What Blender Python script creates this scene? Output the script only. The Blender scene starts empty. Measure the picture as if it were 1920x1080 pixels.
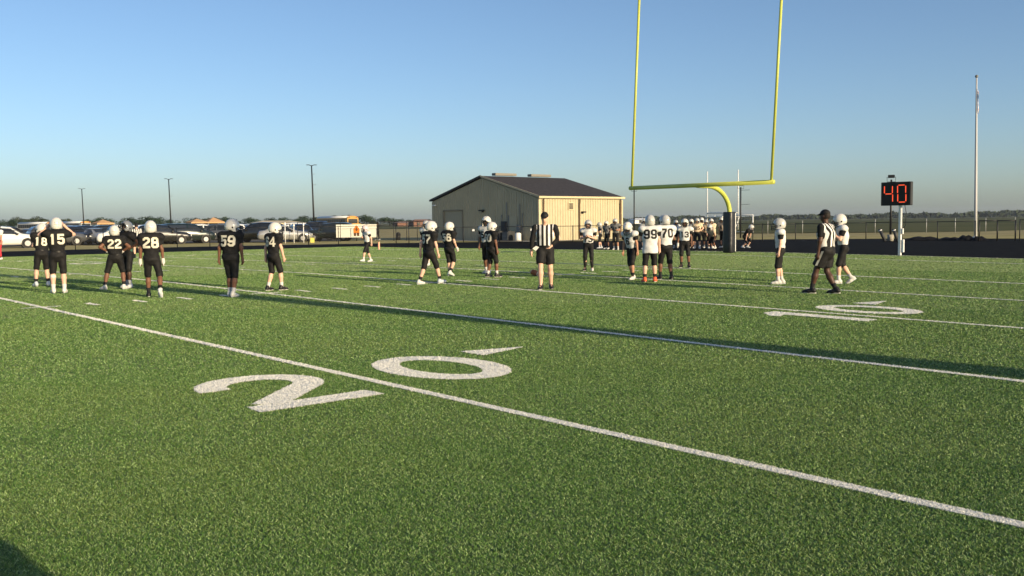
import bpy, bmesh, math, random
import numpy as np
from mathutils import Vector, Matrix
from mathutils.bvhtree import BVHTree
R = math.radians
PI = math.pi
rng = np.random.default_rng(7)
random.seed(7)
scene = bpy.context.scene
C = scene.collection

# ------------------------------------------------------------------ camera, sky, sun, exposure
# Field axes: X runs along the field towards the goal (goal line X=0), Y runs across it (centre Y=0), Z up, metres.
F_PX, CAM = 1812.7, Vector((-23.557, -25.447, 1.482))
YAW = 0.850568
rx, ux, fx = ((0.75109099, -0.66010139, -0.0113348), (0.05392604, 0.04422981, 0.99756489), (0.65799263, 0.74987324, -0.06881727))
cam_d = bpy.data.cameras.new('camera')
cam = bpy.data.objects.new('camera', cam_d); C.objects.link(cam)
cam.matrix_world = Matrix(((rx[0], ux[0], -fx[0], CAM.x), (rx[1], ux[1], -fx[1], CAM.y), (rx[2], ux[2], -fx[2], CAM.z), (0, 0, 0, 1)))
cam_d.sensor_width = 36; cam_d.lens = F_PX / 1920 * 36
cam_d.clip_start = .1; cam_d.clip_end = 9000
scene.camera = cam

SUN_AZ, SUN_EL = R(-85.5), R(14)
sd = Vector((math.cos(SUN_AZ) * math.cos(SUN_EL), math.sin(SUN_AZ) * math.cos(SUN_EL), math.sin(SUN_EL)))
w = bpy.data.worlds.new('World'); scene.world = w; w.use_nodes = True
nt = w.node_tree
bg = nt.nodes['Background']
sky = nt.nodes.new('ShaderNodeTexSky'); sky.sky_type = 'NISHITA'; sky.sun_disc = False
sky.sun_elevation = SUN_EL; sky.sun_rotation = PI / 2 - SUN_AZ
sky.air_density = .80; sky.dust_density = 1.15; sky.ozone_density = 2.65; sky.altitude = 100
nt.links.new(sky.outputs[0], bg.inputs[0]); bg.inputs[1].default_value = .104
sl = bpy.data.lights.new('sun', 'SUN'); sl.energy = 4.4; sl.angle = R(.55); sl.color = (1, .80, .51)
sun = bpy.data.objects.new('sun', sl); C.objects.link(sun)
sun.rotation_euler = (-sd).to_track_quat('-Z', 'Y').to_euler()
vs = scene.view_settings
vs.view_transform = 'Standard'; vs.look = 'None'; vs.gamma = 1; vs.use_curve_mapping = False; vs.exposure = .6
scene.cycles.max_bounces = 6; scene.cycles.transparent_max_bounces = 12

# ------------------------------------------------------------------ helpers
def mat(name, col, rough=.7, var=.0, scale=8., metal=0., spec=.3, bump=0., emit=0., col2=None, coat=0., sheen=0.):
    m = bpy.data.materials.new(name); m.use_nodes = True
    t = m.node_tree; b = t.nodes['Principled BSDF']
    b.inputs['Base Color'].default_value = (*col, 1); b.inputs['Roughness'].default_value = rough
    b.inputs['Metallic'].default_value = metal; b.inputs['Specular IOR Level'].default_value = spec
    if coat: b.inputs['Coat Weight'].default_value = coat
    if sheen:
        b.inputs['Sheen Weight'].default_value = sheen; b.inputs['Sheen Roughness'].default_value = .5; b.inputs['Sheen Tint'].default_value = (1, .92, .68, 1)
    if emit:
        b.inputs['Emission Color'].default_value = (*col, 1); b.inputs['Emission Strength'].default_value = emit
    if var or col2 or bump:
        tc = t.nodes.new('ShaderNodeTexCoord'); n = t.nodes.new('ShaderNodeTexNoise')
        n.inputs['Scale'].default_value = scale; n.inputs['Detail'].default_value = 5
        t.links.new(tc.outputs['Object'], n.inputs['Vector'])
        if var or col2:
            r = t.nodes.new('ShaderNodeValToRGB')
            c2 = col2 or tuple(min(1, c * (1 + var)) for c in col)
            c1 = col if col2 else tuple(c * (1 - var) for c in col)
            r.color_ramp.elements[0].color = (*c1, 1); r.color_ramp.elements[1].color = (*c2, 1)
            r.color_ramp.elements[0].position = .35; r.color_ramp.elements[1].position = .65
            t.links.new(n.outputs['Fac'], r.inputs['Fac']); t.links.new(r.outputs['Color'], b.inputs['Base Color'])
        if bump:
            bp = t.nodes.new('ShaderNodeBump'); bp.inputs['Strength'].default_value = bump; bp.inputs['Distance'].default_value = .02
            t.links.new(n.outputs['Fac'], bp.inputs['Height']); t.links.new(bp.outputs['Normal'], b.inputs['Normal'])
    return m

def tag(o, label=None, cat=None, group=None, kind=None):
    if label: o['label'] = label
    if cat: o['category'] = cat
    if group: o['group'] = group
    if kind: o['kind'] = kind
    return o

def link(name, me, parent=None):
    o = bpy.data.objects.new(name, me); C.objects.link(o)
    if parent: o.parent = parent
    return o

def empty(name, loc=(0, 0, 0), rz=0, label=None, cat=None, group=None):
    o = link(name, None); o.location = loc; o.rotation_euler = (0, 0, rz); o.empty_display_size = .2
    return tag(o, label, cat, group)

class MB:
    """collects simple shapes and links them as one mesh object"""
    def __init__(s): s.v = []; s.f = []
    def add(s, vs_, fs):
        n = len(s.v); s.v += [tuple(v) for v in vs_]; s.f += [tuple(i + n for i in f) for f in fs]; return s
    def box(s, c, d, rz=0, M=None):
        hx, hy, hz = d[0] / 2, d[1] / 2, d[2] / 2
        cs, sn = math.cos(rz), math.sin(rz); vs_ = []
        for x, y, z in ((-1, -1, -1), (1, -1, -1), (1, 1, -1), (-1, 1, -1), (-1, -1, 1), (1, -1, 1), (1, 1, 1), (-1, 1, 1)):
            p = Vector((x * hx, y * hy, z * hz))
            if M: p = M @ p
            vs_.append((c[0] + p.x * cs - p.y * sn, c[1] + p.x * sn + p.y * cs, c[2] + p.z))
        return s.add(vs_, [(0, 3, 2, 1), (4, 5, 6, 7), (0, 1, 5, 4), (1, 2, 6, 5), (2, 3, 7, 6), (3, 0, 4, 7)])
    def tube(s, pts, rads, n=8, caps=True):
        pts = [Vector(p) for p in pts]
        if not hasattr(rads, '__len__'): rads = [rads] * len(pts)
        rings = []
        ref = None
        for i, p in enumerate(pts):
            d = (pts[min(i + 1, len(pts) - 1)] - pts[max(i - 1, 0)]).normalized()
            if ref is None: ref = d.orthogonal().normalized()
            a = (ref - d * ref.dot(d)).normalized(); b = d.cross(a); ref = a
            rings.append([p + (a * math.cos(2 * PI * k / n) + b * math.sin(2 * PI * k / n)) * rads[i] for k in range(n)])
        vs_ = [q for r_ in rings for q in r_]; fs = []
        for i in range(len(pts) - 1):
            for k in range(n):
                fs.append((i * n + k, i * n + (k + 1) % n, (i + 1) * n + (k + 1) % n, (i + 1) * n + k))
        if caps:
            fs.append(tuple(range(n))[::-1]); fs.append(tuple((len(pts) - 1) * n + k for k in range(n)))
        return s.add(vs_, fs)
    def prism(s, poly, z0, z1):
        n = len(poly)
        vs_ = [(x, y, z0) for x, y in poly] + [(x, y, z1) for x, y in poly]
        return s.add(vs_, [tuple(range(n))[::-1], tuple(range(n, 2 * n))] + [(i, (i + 1) % n, n + (i + 1) % n, n + i) for i in range(n)])
    def sphere(s, c, r, nu=10, nv=6):
        r = r if hasattr(r, '__len__') else (r, r, r)
        vs_ = [(c[0], c[1], c[2] + r[2])]
        for j in range(1, nv):
            for i in range(nu):
                a, b = PI * j / nv, 2 * PI * i / nu
                vs_.append((c[0] + r[0] * math.sin(a) * math.cos(b), c[1] + r[1] * math.sin(a) * math.sin(b), c[2] + r[2] * math.cos(a)))
        vs_.append((c[0], c[1], c[2] - r[2])); fs = []
        for i in range(nu): fs.append((0, 1 + i, 1 + (i + 1) % nu))
        for j in range(nv - 2):
            for i in range(nu): fs.append((1 + j * nu + i, 1 + (j + 1) * nu + i, 1 + (j + 1) * nu + (i + 1) % nu, 1 + j * nu + (i + 1) % nu))
        L = len(vs_) - 1
        for i in range(nu): fs.append((1 + (nv - 2) * nu + i, L, 1 + (nv - 2) * nu + (i + 1) % nu))
        return s.add(vs_, fs)
    def mesh(s, name, m, smooth=False):
        me = bpy.data.meshes.new(name); me.from_pydata(s.v, [], s.f)
        if m: me.materials.append(m)
        if smooth: me.polygons.foreach_set('use_smooth', [True] * len(me.polygons))
        me.update(); return me
    def build(s, name, m, parent=None, smooth=False, bevel=0):
        me = s.mesh(name, m, smooth)
        if bevel:
            bm = bmesh.new(); bm.from_mesh(me)
            bmesh.ops.recalc_face_normals(bm, faces=bm.faces)
            bmesh.ops.bevel(bm, geom=bm.edges[:], offset=bevel, segments=2, affect='EDGES', clamp_overlap=True)
            bm.to_mesh(me); bm.free()
        return link(name, me, parent)

def np_mesh(name, V, Fc, m, smooth=True):
    """V (n,3) array, Fc (m,k) int array -> mesh"""
    me = bpy.data.meshes.new(name); k = Fc.shape[1]
    me.vertices.add(len(V)); me.vertices.foreach_set('co', V.astype(np.float32).ravel())
    me.loops.add(Fc.size); me.loops.foreach_set('vertex_index', Fc.astype(np.int32).ravel())
    me.polygons.add(len(Fc)); me.polygons.foreach_set('loop_start', np.arange(0, Fc.size, k, dtype=np.int32))
    try: me.polygons.foreach_set('loop_total', np.full(len(Fc), k, dtype=np.int32))
    except Exception: pass
    if m: me.materials.append(m)
    me.update(calc_edges=True)
    if smooth: me.polygons.foreach_set('use_smooth', np.ones(len(Fc), dtype=bool))
    return me

CROWN = .00664
def gz(y):
    """height of the crowned field and of the ground beyond its sidelines"""
    y = max(-26.5, min(26.5, y)); return -CROWN * (math.sqrt(y * y + 9) - 3)
def gz_np(y):
    y = np.clip(y, -26.5, 26.5); return -CROWN * (np.sqrt(y * y + 9) - 3)
def bearing(u): return YAW - math.atan((u - 960) / F_PX)
def at(u, d):
    """ground point d metres from the photographer in the direction of a bearing (u: full-frame column of that bearing)"""
    a = bearing(u); x, y = CAM.x + d * math.cos(a), CAM.y + d * math.sin(a)
    return Vector((x, y, gz(y)))

# ------------------------------------------------------------------ materials
def turf_material():
    m = bpy.data.materials.new('turf'); m.use_nodes = True
    t = m.node_tree; b = t.nodes['Principled BSDF']
    tc = t.nodes.new('ShaderNodeTexCoord')
    def noise(sc, det, rough=.5):
        n = t.nodes.new('ShaderNodeTexNoise'); n.inputs['Scale'].default_value = sc; n.inputs['Detail'].default_value = det
        n.inputs['Roughness'].default_value = rough
        t.links.new(tc.outputs['Object'], n.inputs['Vector']); return n
    big, mid, fine, vfine = noise(.35, 4), noise(3.2, 4), noise(26, 3, .7), noise(110, 3, .8)
    r1 = t.nodes.new('ShaderNodeValToRGB')
    e = r1.color_ramp.elements; e[0].position = .3; e[0].color = (.075, .138, .032, 1); e[1].position = .72; e[1].color = (.098, .150, .036, 1)
    t.links.new(big.outputs['Fac'], r1.inputs['Fac'])
    r2 = t.nodes.new('ShaderNodeValToRGB')
    e = r2.color_ramp.elements; e[0].position = .3; e[0].color = (.45, .45, .45, 1); e[1].position = .7; e[1].color = (1.5, 1.5, 1.5, 1)
    mx = t.nodes.new('ShaderNodeMix'); mx.data_type = 'FLOAT'; mx.inputs[0].default_value = .55
    t.links.new(fine.outputs['Fac'], mx.inputs[2]); t.links.new(vfine.outputs['Fac'], mx.inputs[3])
    t.links.new(mx.outputs[0], r2.inputs['Fac'])
    r3 = t.nodes.new('ShaderNodeValToRGB')
    e = r3.color_ramp.elements; e[0].position = .3; e[0].color = (.88, .9, .9, 1); e[1].position = .7; e[1].color = (1.12, 1.1, 1.05, 1)
    t.links.new(mid.outputs['Fac'], r3.inputs['Fac'])
    m1 = t.nodes.new('ShaderNodeMix'); m1.data_type = 'RGBA'; m1.blend_type = 'MULTIPLY'; m1.inputs[0].default_value = 1
    m2 = t.nodes.new('ShaderNodeMix'); m2.data_type = 'RGBA'; m2.blend_type = 'MULTIPLY'; m2.inputs[0].default_value = 1
    t.links.new(r1.outputs[0], m1.inputs[6]); t.links.new(r2.outputs[0], m1.inputs[7])
    t.links.new(m1.outputs[2], m2.inputs[6]); t.links.new(r3.outputs[0], m2.inputs[7])
    t.links.new(m2.outputs[2], b.inputs['Base Color'])
    b.inputs['Roughness'].default_value = .75; b.inputs['Specular IOR Level'].default_value = .15
    b.inputs['Sheen Weight'].default_value = .22; b.inputs['Sheen Roughness'].default_value = .45
    b.inputs['Sheen Tint'].default_value = (.75, .9, .4, 1)
    bp = t.nodes.new('ShaderNodeBump'); bp.inputs['Strength'].default_value = 1; bp.inputs['Distance'].default_value = .02
    t.links.new(mx.outputs[0], bp.inputs['Height']); t.links.new(bp.outputs['Normal'], b.inputs['Normal'])
    return m
M_TURF = turf_material()
M_BLADE = [mat('turf_blade_%s' % n, c, .45, var=.22, scale=45, spec=.35) for n, c in
           (('green', (.092, .192, .036)), ('olive', (.142, .208, .050)), ('pale', (.275, .390, .150)), ('deep', (.034, .078, .024)))]
M_PAINT_BLADE = mat('painted_blade', (.74, .73, .69), .6, var=.22, scale=60)
M_PAINT = mat('field_paint', (.55, .56, .50), .8, scale=60, bump=.6, col2=(.80, .79, .74))
M_TRACK = mat('track_rubber', (.0085, .0088, .0098), 1., scale=1.5, col2=(.014, .0145, .0155), bump=.15, spec=.03)
def ground_mat():
    m = mat('dry_grass', (.25, .22, .10), .95, scale=.25, col2=(.33, .285, .14), spec=.05, sheen=.02)
    return m
M_GROUND = ground_mat()
M_VERGE = mat('verge_grass', (.20, .19, .065), .95, scale=.5, col2=(.33, .285, .12), spec=.05, sheen=.04)
M_FARM = mat('farmland', (.075, .090, .045), .95, scale=.02, col2=(.115, .12, .06), spec=.02)
M_CROP = mat('bean_field', (.085, .097, .046), .95, scale=.03, col2=(.125, .125, .06), spec=.02)
M_ASPHALT = mat('lot_gravel', (.12, .115, .10), .95, scale=1.2, col2=(.17, .16, .14), spec=.1)
M_CONC = mat('concrete', (.36, .34, .29), .9, var=.12, scale=2)
M_BLACKMETAL = mat('black_metal', (.012, .013, .014), .5, spec=.4)
M_GALV = mat('galvanised_steel', (.42, .42, .40), .5, metal=.3)
M_YELLOW = mat('yellow_paint', (.50, .53, .10), .4, var=.06, scale=2, spec=.4)
M_PAD = mat('navy_vinyl', (.010, .0115, .016), .42, scale=9, bump=.45, col2=(.015, .017, .023), spec=.5)
M_WHITEMETAL = mat('white_enamel', (.74, .74, .72), .45, var=.04, scale=3)
M_TAN = mat('tan_cladding', (.455, .40, .262), .5, var=.05, scale=1.5)
M_CREAM = mat('cream_trim', (.55, .46, .29), .5)
M_SHINGLE = mat('shingle', (.028, .027, .031), .95, scale=5, col2=(.055, .052, .058), bump=.5)
M_GREY = mat('grey_metal', (.18, .19, .19), .5, var=.08)
M_DGREY = mat('dark_grey', (.04, .042, .045), .6, var=.1)
M_BLACK = mat('black_plastic', (.010, .010, .011), .5)
M_GLASS = mat('tinted_glass', (.018, .022, .027), .06, spec=.8)
M_TYRE = mat('tyre_rubber', (.012, .012, .012), .8)
M_RIM = mat('alloy_rim', (.30, .30, .30), .4, metal=.4)
M_LAMP = mat('lamp_glass', (.72, .72, .70), .1, spec=.8)
M_TAIL = mat('tail_lamp', (.30, .012, .01), .2, spec=.6)
M_LED = mat('lit_red_segments', (1., .10, .035), .5, emit=.8)
M_ORANGE = mat('orange_canvas', (.48, .29, .15), .85, var=.05, scale=2)
M_BUSYEL = mat('bus_yellow', (.52, .30, .085), .4, var=.04)
M_BRICK = mat('red_brick', (.20, .105, .075), .9, var=.15, scale=6)
M_SIGNW = mat('banner_white', (.78, .76, .66), .6, var=.04, scale=1)
M_SIGNO = mat('banner_orange', (.75, .22, .015), .6)
M_SIGND = mat('banner_dark', (.10, .035, .01), .6)
M_BIN = mat('yellow_plastic', (.62, .56, .12), .5)
M_TARP = mat('black_tarp', (.010, .010, .012), .7, spec=.15)
M_BARK = mat('bark', (.06, .05, .038), .95, var=.2, scale=6)
M_LEAF = [mat('leaf_%s' % n, c, .7, var=.3, scale=.6, spec=.15) for n, c in
          (('dark', (.024, .044, .022)), ('mid', (.032, .055, .026)), ('olive', (.044, .058, .030)))]
M_FARLEAF = mat('far_leaf', (.032, .046, .026), .8, var=.35, scale=.05, spec=.1)
# ------------------------------------------------------------------ ground, track, turf, markings
def strip_sheet(name, xs, ys, dz, m, kind='structure'):
    V = np.array([(x, y, gz(y) + dz) for x in xs for y in ys]); ny = len(ys)
    Fc = np.array([(i * ny + j, (i + 1) * ny + j, (i + 1) * ny + j + 1, i * ny + j + 1) for i in range(len(xs) - 1) for j in range(ny - 1)])
    return tag(link(name, np_mesh(name, V, Fc, m, False)), kind=kind)
YS = [-33.] + [float(y) for y in range(-32, 33)] + [33.]
big_y = [-3000, -1200, -400, -120, -60] + YS + [60, 120, 400, 1200, 3000]
ground = strip_sheet('ground', [-3000, -1000, -200, -60, 0, 60, 120, 300, 1000, 3000], big_y, -.028, M_GROUND)
def poly_sheet(name, pts, dz, m):
    """flat-shaded sheet that follows the crown, from a polygon clipped into strips across Y"""
    bm = bmesh.new()
    f = bm.faces.new([bm.verts.new((x, y, 0)) for x, y in pts])
    for y in YS[1:-1]:
        bmesh.ops.bisect_plane(bm, geom=bm.verts[:] + bm.edges[:] + bm.faces[:], plane_co=(0, y, 0), plane_no=(0, 1, 0))
    for v in bm.verts: v.co.z = gz(v.co.y) + dz
    bmesh.ops.recalc_face_normals(bm, faces=bm.faces)
    for f in bm.faces:
        if f.normal.z < 0: f.normal_flip()
    me = bpy.data.meshes.new(name); bm.to_mesh(me); bm.free(); me.materials.append(m)
    return tag(link(name, me), kind='structure')
def arc(cx, cy, r_, a0, a1, n): return [(cx + r_ * math.cos(R(a0 + (a1 - a0) * i / n)), cy + r_ * math.sin(R(a0 + (a1 - a0) * i / n))) for i in range(n + 1)]
TRX, TRR = -4.0, 46.6
track_pts = [(-120, -TRR)] + arc(TRX, 0, TRR, -90, 90, 48) + [(-120, TRR)]
poly_sheet('running_track', track_pts, -.010, M_TRACK)
verge_pts = [(-140, -TRR - 14)] + arc(TRX, 0, TRR + 14, -90, 90, 48) + [(-140, TRR + 14)]
poly_sheet('grass_verge', verge_pts, -.018, M_VERGE)
strip_sheet('artificial_turf', [-110, -60, -20, 0, 13.0], YS, 0, M_TURF)
# gravel lot under the parked cars, crops and far fields
def flat(name, pts, dz, m):
    mb = MB(); mb.add([(x, y, -.158 + dz) for x, y in pts], [tuple(range(len(pts)))]); o = mb.build(name, m); return tag(o, kind='structure')
p_ = [at(-260, 96), at(640, 93), at(700, 128), at(690, 150), at(-260, 190)]
flat('parking_lot', [(q.x, q.y) for q in p_][::-1], -.010, M_ASPHALT)
def band(name, u0, u1, d0, d1, dz, m):
    ps = [at(u0, d0), at((u0 + u1) / 2, d0), at(u1, d0), at(u1, d1), at((u0 + u1) / 2, d1), at(u0, d1)]
    return flat(name, [(q.x, q.y) for q in ps], dz, m)
band('bean_field', 1120, 2300, 112, 260, .03, M_CROP)
band('farmland', -900, 2700, 262, 2600, .05, M_FARM)

# --- white markings (each piece its own child of one structure, following the crown)
marks = empty('field_markings'); marks['kind'] = 'structure'
MARK_QUADS = []          # footprint quads of the painted turf, also used to colour the near blades
YD = .9144
def mark(name, quads, dz=.007):
    V = []; Fc = []
    for q in quads:
        n = len(V); V += [(x, y, gz(y) + dz) for x, y in q]; Fc.append((n, n + 1, n + 2, n + 3)); MARK_QUADS.append(q)
    mb = MB(); mb.add(V, Fc); bm = bmesh.new(); me = mb.mesh(name, M_PAINT); bm.from_mesh(me)
    bmesh.ops.remove_doubles(bm, verts=bm.verts, dist=1e-4); bmesh.ops.recalc_face_normals(bm, faces=bm.faces)
    if bm.faces and sum(f.normal.z for f in bm.faces) < 0:
        bmesh.ops.reverse_faces(bm, faces=bm.faces)
    bm.to_mesh(me); bm.free()
    return link(name, me, marks)
def line_y(x, y0, y1, w_=.10):
    ys = [y0] + [float(y) for y in range(math.floor(y0) + 1, math.ceil(y1))] + [y1]
    return [((x - w_ / 2, a), (x + w_ / 2, a), (x + w_ / 2, b), (x - w_ / 2, b)) for a, b in zip(ys[:-1], ys[1:])]
def line_x(y, x0, x1, w_=.10): return [((x0, y - w_ / 2), (x1, y - w_ / 2), (x1, y + w_ / 2), (x0, y + w_ / 2))]
SL = 24.384
for k in range(0, 12): mark('yard_line', line_y(-k * 5 * YD, -SL + .01, SL - .01, .104 if k else .12))
mark('end_line', line_y(10 * YD + .05, -SL - .1, SL + .1, .12))
for s_ in (-1, 1): mark('sideline', line_x(s_ * (SL + .07), -75, 9.13, .13))
mark('restraining_line', line_y(12.75, -33, 12, .08)); mark('restraining_line', line_x(26.2, -60, 6, .08))
for yc in (-6.10, 6.55):
    for k in range(0, 11):
        if k: 
            x = -k * 5 * YD
            mark('hash_mark', line_x(yc, x - .34, x - .053) + line_x(yc, x + .053, x + .34))
        for j in range(1, 5): mark('hash_mark', line_y(-(k * 5 + j) * YD, yc - .31, yc + .31, .105))
for yc in (-SL + .42, SL - .42):
    for k in range(0, 9):
        for j in range(1, 5): mark('hash_mark', line_y(-(k * 5 + j) * YD, yc - .3, yc + .3, .1))
mark('try_line', line_y(-3 * YD + .11, -.3, .3, .1))
mark('restraining_line', line_x(17.25, 10.45, 11.65, .16))
def stroke(pts, w_, closed=False):
    """quads of a mitred stroke along 2-D points"""
    P = [Vector(p) for p in pts]; n = len(P); L = []; Rr = []
    for i in range(n):
        a = P[i] - P[i - 1] if (i or closed) else P[1] - P[0]
        b = P[(i + 1) % n] - P[i] if (i < n - 1 or closed) else P[-1] - P[-2]
        a.normalize(); b.normalize(); t_ = (a + b).normalized(); nn = Vector((-t_.y, t_.x))
        c = max(.5, nn.dot(Vector((-a.y, a.x)))); h = w_ / 2 / c
        L.append(P[i] + nn * h); Rr.append(P[i] - nn * h)
    m_ = n if closed else n - 1
    return [(tuple(Rr[i]), tuple(Rr[(i + 1) % n]), tuple(L[(i + 1) % n]), tuple(L[i])) for i in range(m_)]
def ell_pts(cx, cy, ax, ay, a0, a1, n): return [(cx + ax * math.cos(R(a0 + (a1 - a0) * i / n)), cy + ay * math.sin(R(a0 + (a1 - a0) * i / n))) for i in range(n + 1)]
DIG = {'0': stroke(ell_pts(.64, .92, .49, .765, 0, 360, 40)[:-1], .30, True),
       '2': stroke([(.155, 1.20)] + ell_pts(.63, 1.245, .475, .435, 178, -38, 18) + [(.60, .62), (.21, .27)], .30) + [((.0, .0), (1.25, .0), (1.22, .28), (.02, .28))],
       '1': [((.86, .0), (1.19, .0), (1.19, 1.83), (.86, 1.83)), ((.54, 1.50), (.60, 1.34), (.86, 1.44), (.86, 1.83))],
       '3': stroke(ell_pts(.62, 1.30, .46, .38, 165, -80, 14), .30) + stroke(ell_pts(.62, .50, .48, .42, 85, -165, 14), .30)}
def field_number(line, left, right, side):
    """side -1: read from the near sideline, +1: from the far one"""
    y0 = -18.0 if side < 0 else 18.0
    def put(q, x0):
        out = []
        for x, y in q:
            X, Y = x0 + x, y
            out.append((line + X, y0 + Y) if side < 0 else (line - X, y0 - Y))
        return tuple(out)
    mark('field_numeral', [put(q, -1.57) for q in DIG[left]])
    mark('field_numeral', [put(q, .38) for q in DIG[right]])
    if side < 0:
        mark('direction_arrow', [put(q, 0) for q in [((1.93, 1.28), (2.75, 1.49), (2.75, 1.51), (1.93, 1.72))]])
    else:
        mark('direction_arrow', [put(q, 0) for q in [((-1.93, 1.28), (-1.93, 1.72), (-2.75, 1.51), (-2.75, 1.49))]])
for ln, l_, r_ in ((-20 * YD, '2', '0'), (-10 * YD, '1', '0'), (-30 * YD, '3', '0')):
    for s_ in (-1, 1): field_number(ln, l_, r_, s_)

# --- blades of the artificial turf, real geometry, thinning out with distance
def grass():
    zones = [(4.0, 7.0, 22500, .0046, .0125), (7.0, 11, 10000, .0062, .0130), (11, 18, 3400, .0113, .0140), (18, 30, 1100, .0192, .0130), (30, 80, 170, .040, .0120)]
    P = []; W = []; Hh = []
    for d0, d1, dens, wd, ht in zones:
        half = math.atan(1080 / F_PX)
        area = half * (d1 * d1 - d0 * d0); n = int(area * dens)
        a = YAW + (rng.random(n) * 2 - 1) * half; d = np.sqrt(d0 * d0 + rng.random(n) * (d1 * d1 - d0 * d0))
        p = np.stack([CAM.x + d * np.cos(a), CAM.y + d * np.sin(a)], 1)
        k = (p[:, 0] < 12.98) & (np.abs(p[:, 1]) < 32.9); p = p[k]; n = len(p)
        P.append(p); f_ = (d[k] - d0) / (d1 - d0)
        W.append(np.full(n, wd) * (1 + .35 * f_) * (.7 + .6 * rng.random(n))); Hh.append(ht * (.6 + .7 * rng.random(n)))
    P = np.concatenate(P); W = np.concatenate(W); Hh = np.concatenate(Hh); n = len(P)
    white = np.zeros(n, bool)
    for q in MARK_QUADS:
        q = np.array(q); lo, hi = q.min(0), q.max(0)
        c = np.where((P[:, 0] > lo[0]) & (P[:, 0] < hi[0]) & (P[:, 1] > lo[1]) & (P[:, 1] < hi[1]))[0]
        if not len(c): continue
        s = []
        for i in range(4):
            e = q[(i + 1) % 4] - q[i]; s.append(e[0] * (P[c, 1] - q[i, 1]) - e[1] * (P[c, 0] - q[i, 0]))
        s = np.array(s); ins = (s >= -1e-9).all(0) | (s <= 1e-9).all(0)
        white[c[ins]] = rng.random(int(ins.sum())) > .05
    # painted tufts are added denser and straighter, to catch more sun and look whiter
    wi = np.where(white)[0]; ex = np.repeat(wi, 2); jit = (rng.random((len(ex), 2)) - .5) * (W[ex] * 2.2)[:, None]
    P = np.concatenate([P, P[ex] + jit]); W = np.concatenate([W, W[ex]]); Hh = np.concatenate([Hh, Hh[ex] * (.8 + .4 * rng.random(len(ex)))]); white = np.concatenate([white, np.ones(len(ex), bool)]); n = len(P)
    th = rng.random(n) * 2 * PI; ln_ = (.3 + 1.5 * rng.random(n)) * np.where(white, .55, 1)
    dx, dy = np.cos(th), np.sin(th); ph = rng.random(n) * 2 * PI
    base = np.stack([P[:, 0], P[:, 1], gz_np(P[:, 1]) - .002], 1)
    side = np.stack([-dy, dx, np.zeros(n)], 1) * (W / 2)[:, None]
    tip = base + np.stack([np.cos(ph) * Hh * ln_, np.sin(ph) * Hh * ln_, Hh], 1)
    for nm, sel in (('turf_blades', ~white), ('painted_turf_blades', white)):
        b, s, t_ = base[sel], side[sel], tip[sel]; k = len(b)
        V = np.empty((k, 3, 3)); V[:, 0] = b - s * 1.2; V[:, 1] = b + s * 1.2; V[:, 2] = t_
        V = V.reshape(-1, 3); Fc = np.arange(3 * k).reshape(k, 3)
        me = np_mesh(nm, V, Fc, None, False)
        if nm == 'turf_blades':
            for m in M_BLADE: me.materials.append(m)
            px, py = P[sel][:, 0], P[sel][:, 1]
            patch = .5 + .22 * np.sin(px * 1.1 + 1.7 * np.sin(py * .8)) + .18 * np.sin(py * 1.9 + 2 * np.sin(px * .9 + 1)) + .12 * np.sin(px * 4.1 + py * 3.3)
            u = rng.random(k); mi = np.zeros(k, np.int32)
            mi[u < .14 + .36 * patch] = 1; mi[u > .76] = 2; mi[u < .24 - .10 * patch] = 3
            me.polygons.foreach_set('material_index', mi)
        else: me.materials.append(M_PAINT_BLADE)
        tag(link(nm, me), kind='stuff')
grass()
# ------------------------------------------------------------------ goal posts
def build_goal():
    g = empty('goal_post', (11.42, 0, gz(0)), 0, 'tall yellow goal post with curved neck standing at the back of the near end zone', 'goal post')
    x0 = 9.144 - 11.42; z = 2.90
    MB().tube([(x0, 3.74, z), (x0, -3.74, z)], .088, 14).build('crossbar', M_YELLOW, g, True)
    for y in (3.62, -3.62):
        MB().tube([(x0, y, z), (x0, y - .056 * 9.1, z + 9.1)], .056, 12).build('upright', M_YELLOW, g, True)
    pts = [(0, 0, .05), (0, 0, 1.72)] + [(-1.55 + 1.55 * math.cos(R(a)), 0, 1.72 + 1.16 * math.sin(R(a))) for a in range(8, 91, 8)] + [(x0, 0, 2.89)]
    MB().tube(pts, .10, 14).build('gooseneck', M_YELLOW, g, True)
    pad = MB()
    n = 28; V = []; prof = [(0, .0), (.03, .0), (.22, .02), (.232, .05), (.232, .40), (.236, .7), (.230, 1.0), (.235, 1.4), (.232, 1.74), (.22, 1.78), (.10, 1.785)]
    for r_, z_ in prof:
        for k in range(n):
            a = 2 * PI * k / n; sq = 1 / (abs(math.cos(a)) ** 5 + abs(math.sin(a)) ** 5) ** .2
            rr = r_ * sq * (1 + (.014 * math.sin(9 * z_ + 3 * a) + .012 * math.sin(23 * z_ + 5 * a) if .05 < z_ < 1.8 else 0))
            V.append((rr * math.cos(a), rr * math.sin(a), z_))
    Fc = [(i * n + k, i * n + (k + 1) % n, (i + 1) * n + (k + 1) % n, (i + 1) * n + k) for i in range(len(prof) - 1) for k in range(n)]
    pad.add(V, Fc); po = pad.build('post_pad', M_PAD, g, True)
    MB().box((.10, -.240, .90), (.04, .012, 1.66)).build('glare_strip', M_WHITEMETAL, po)  # white strip puts the sun's glare on the pad edge in as colour
build_goal()

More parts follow.
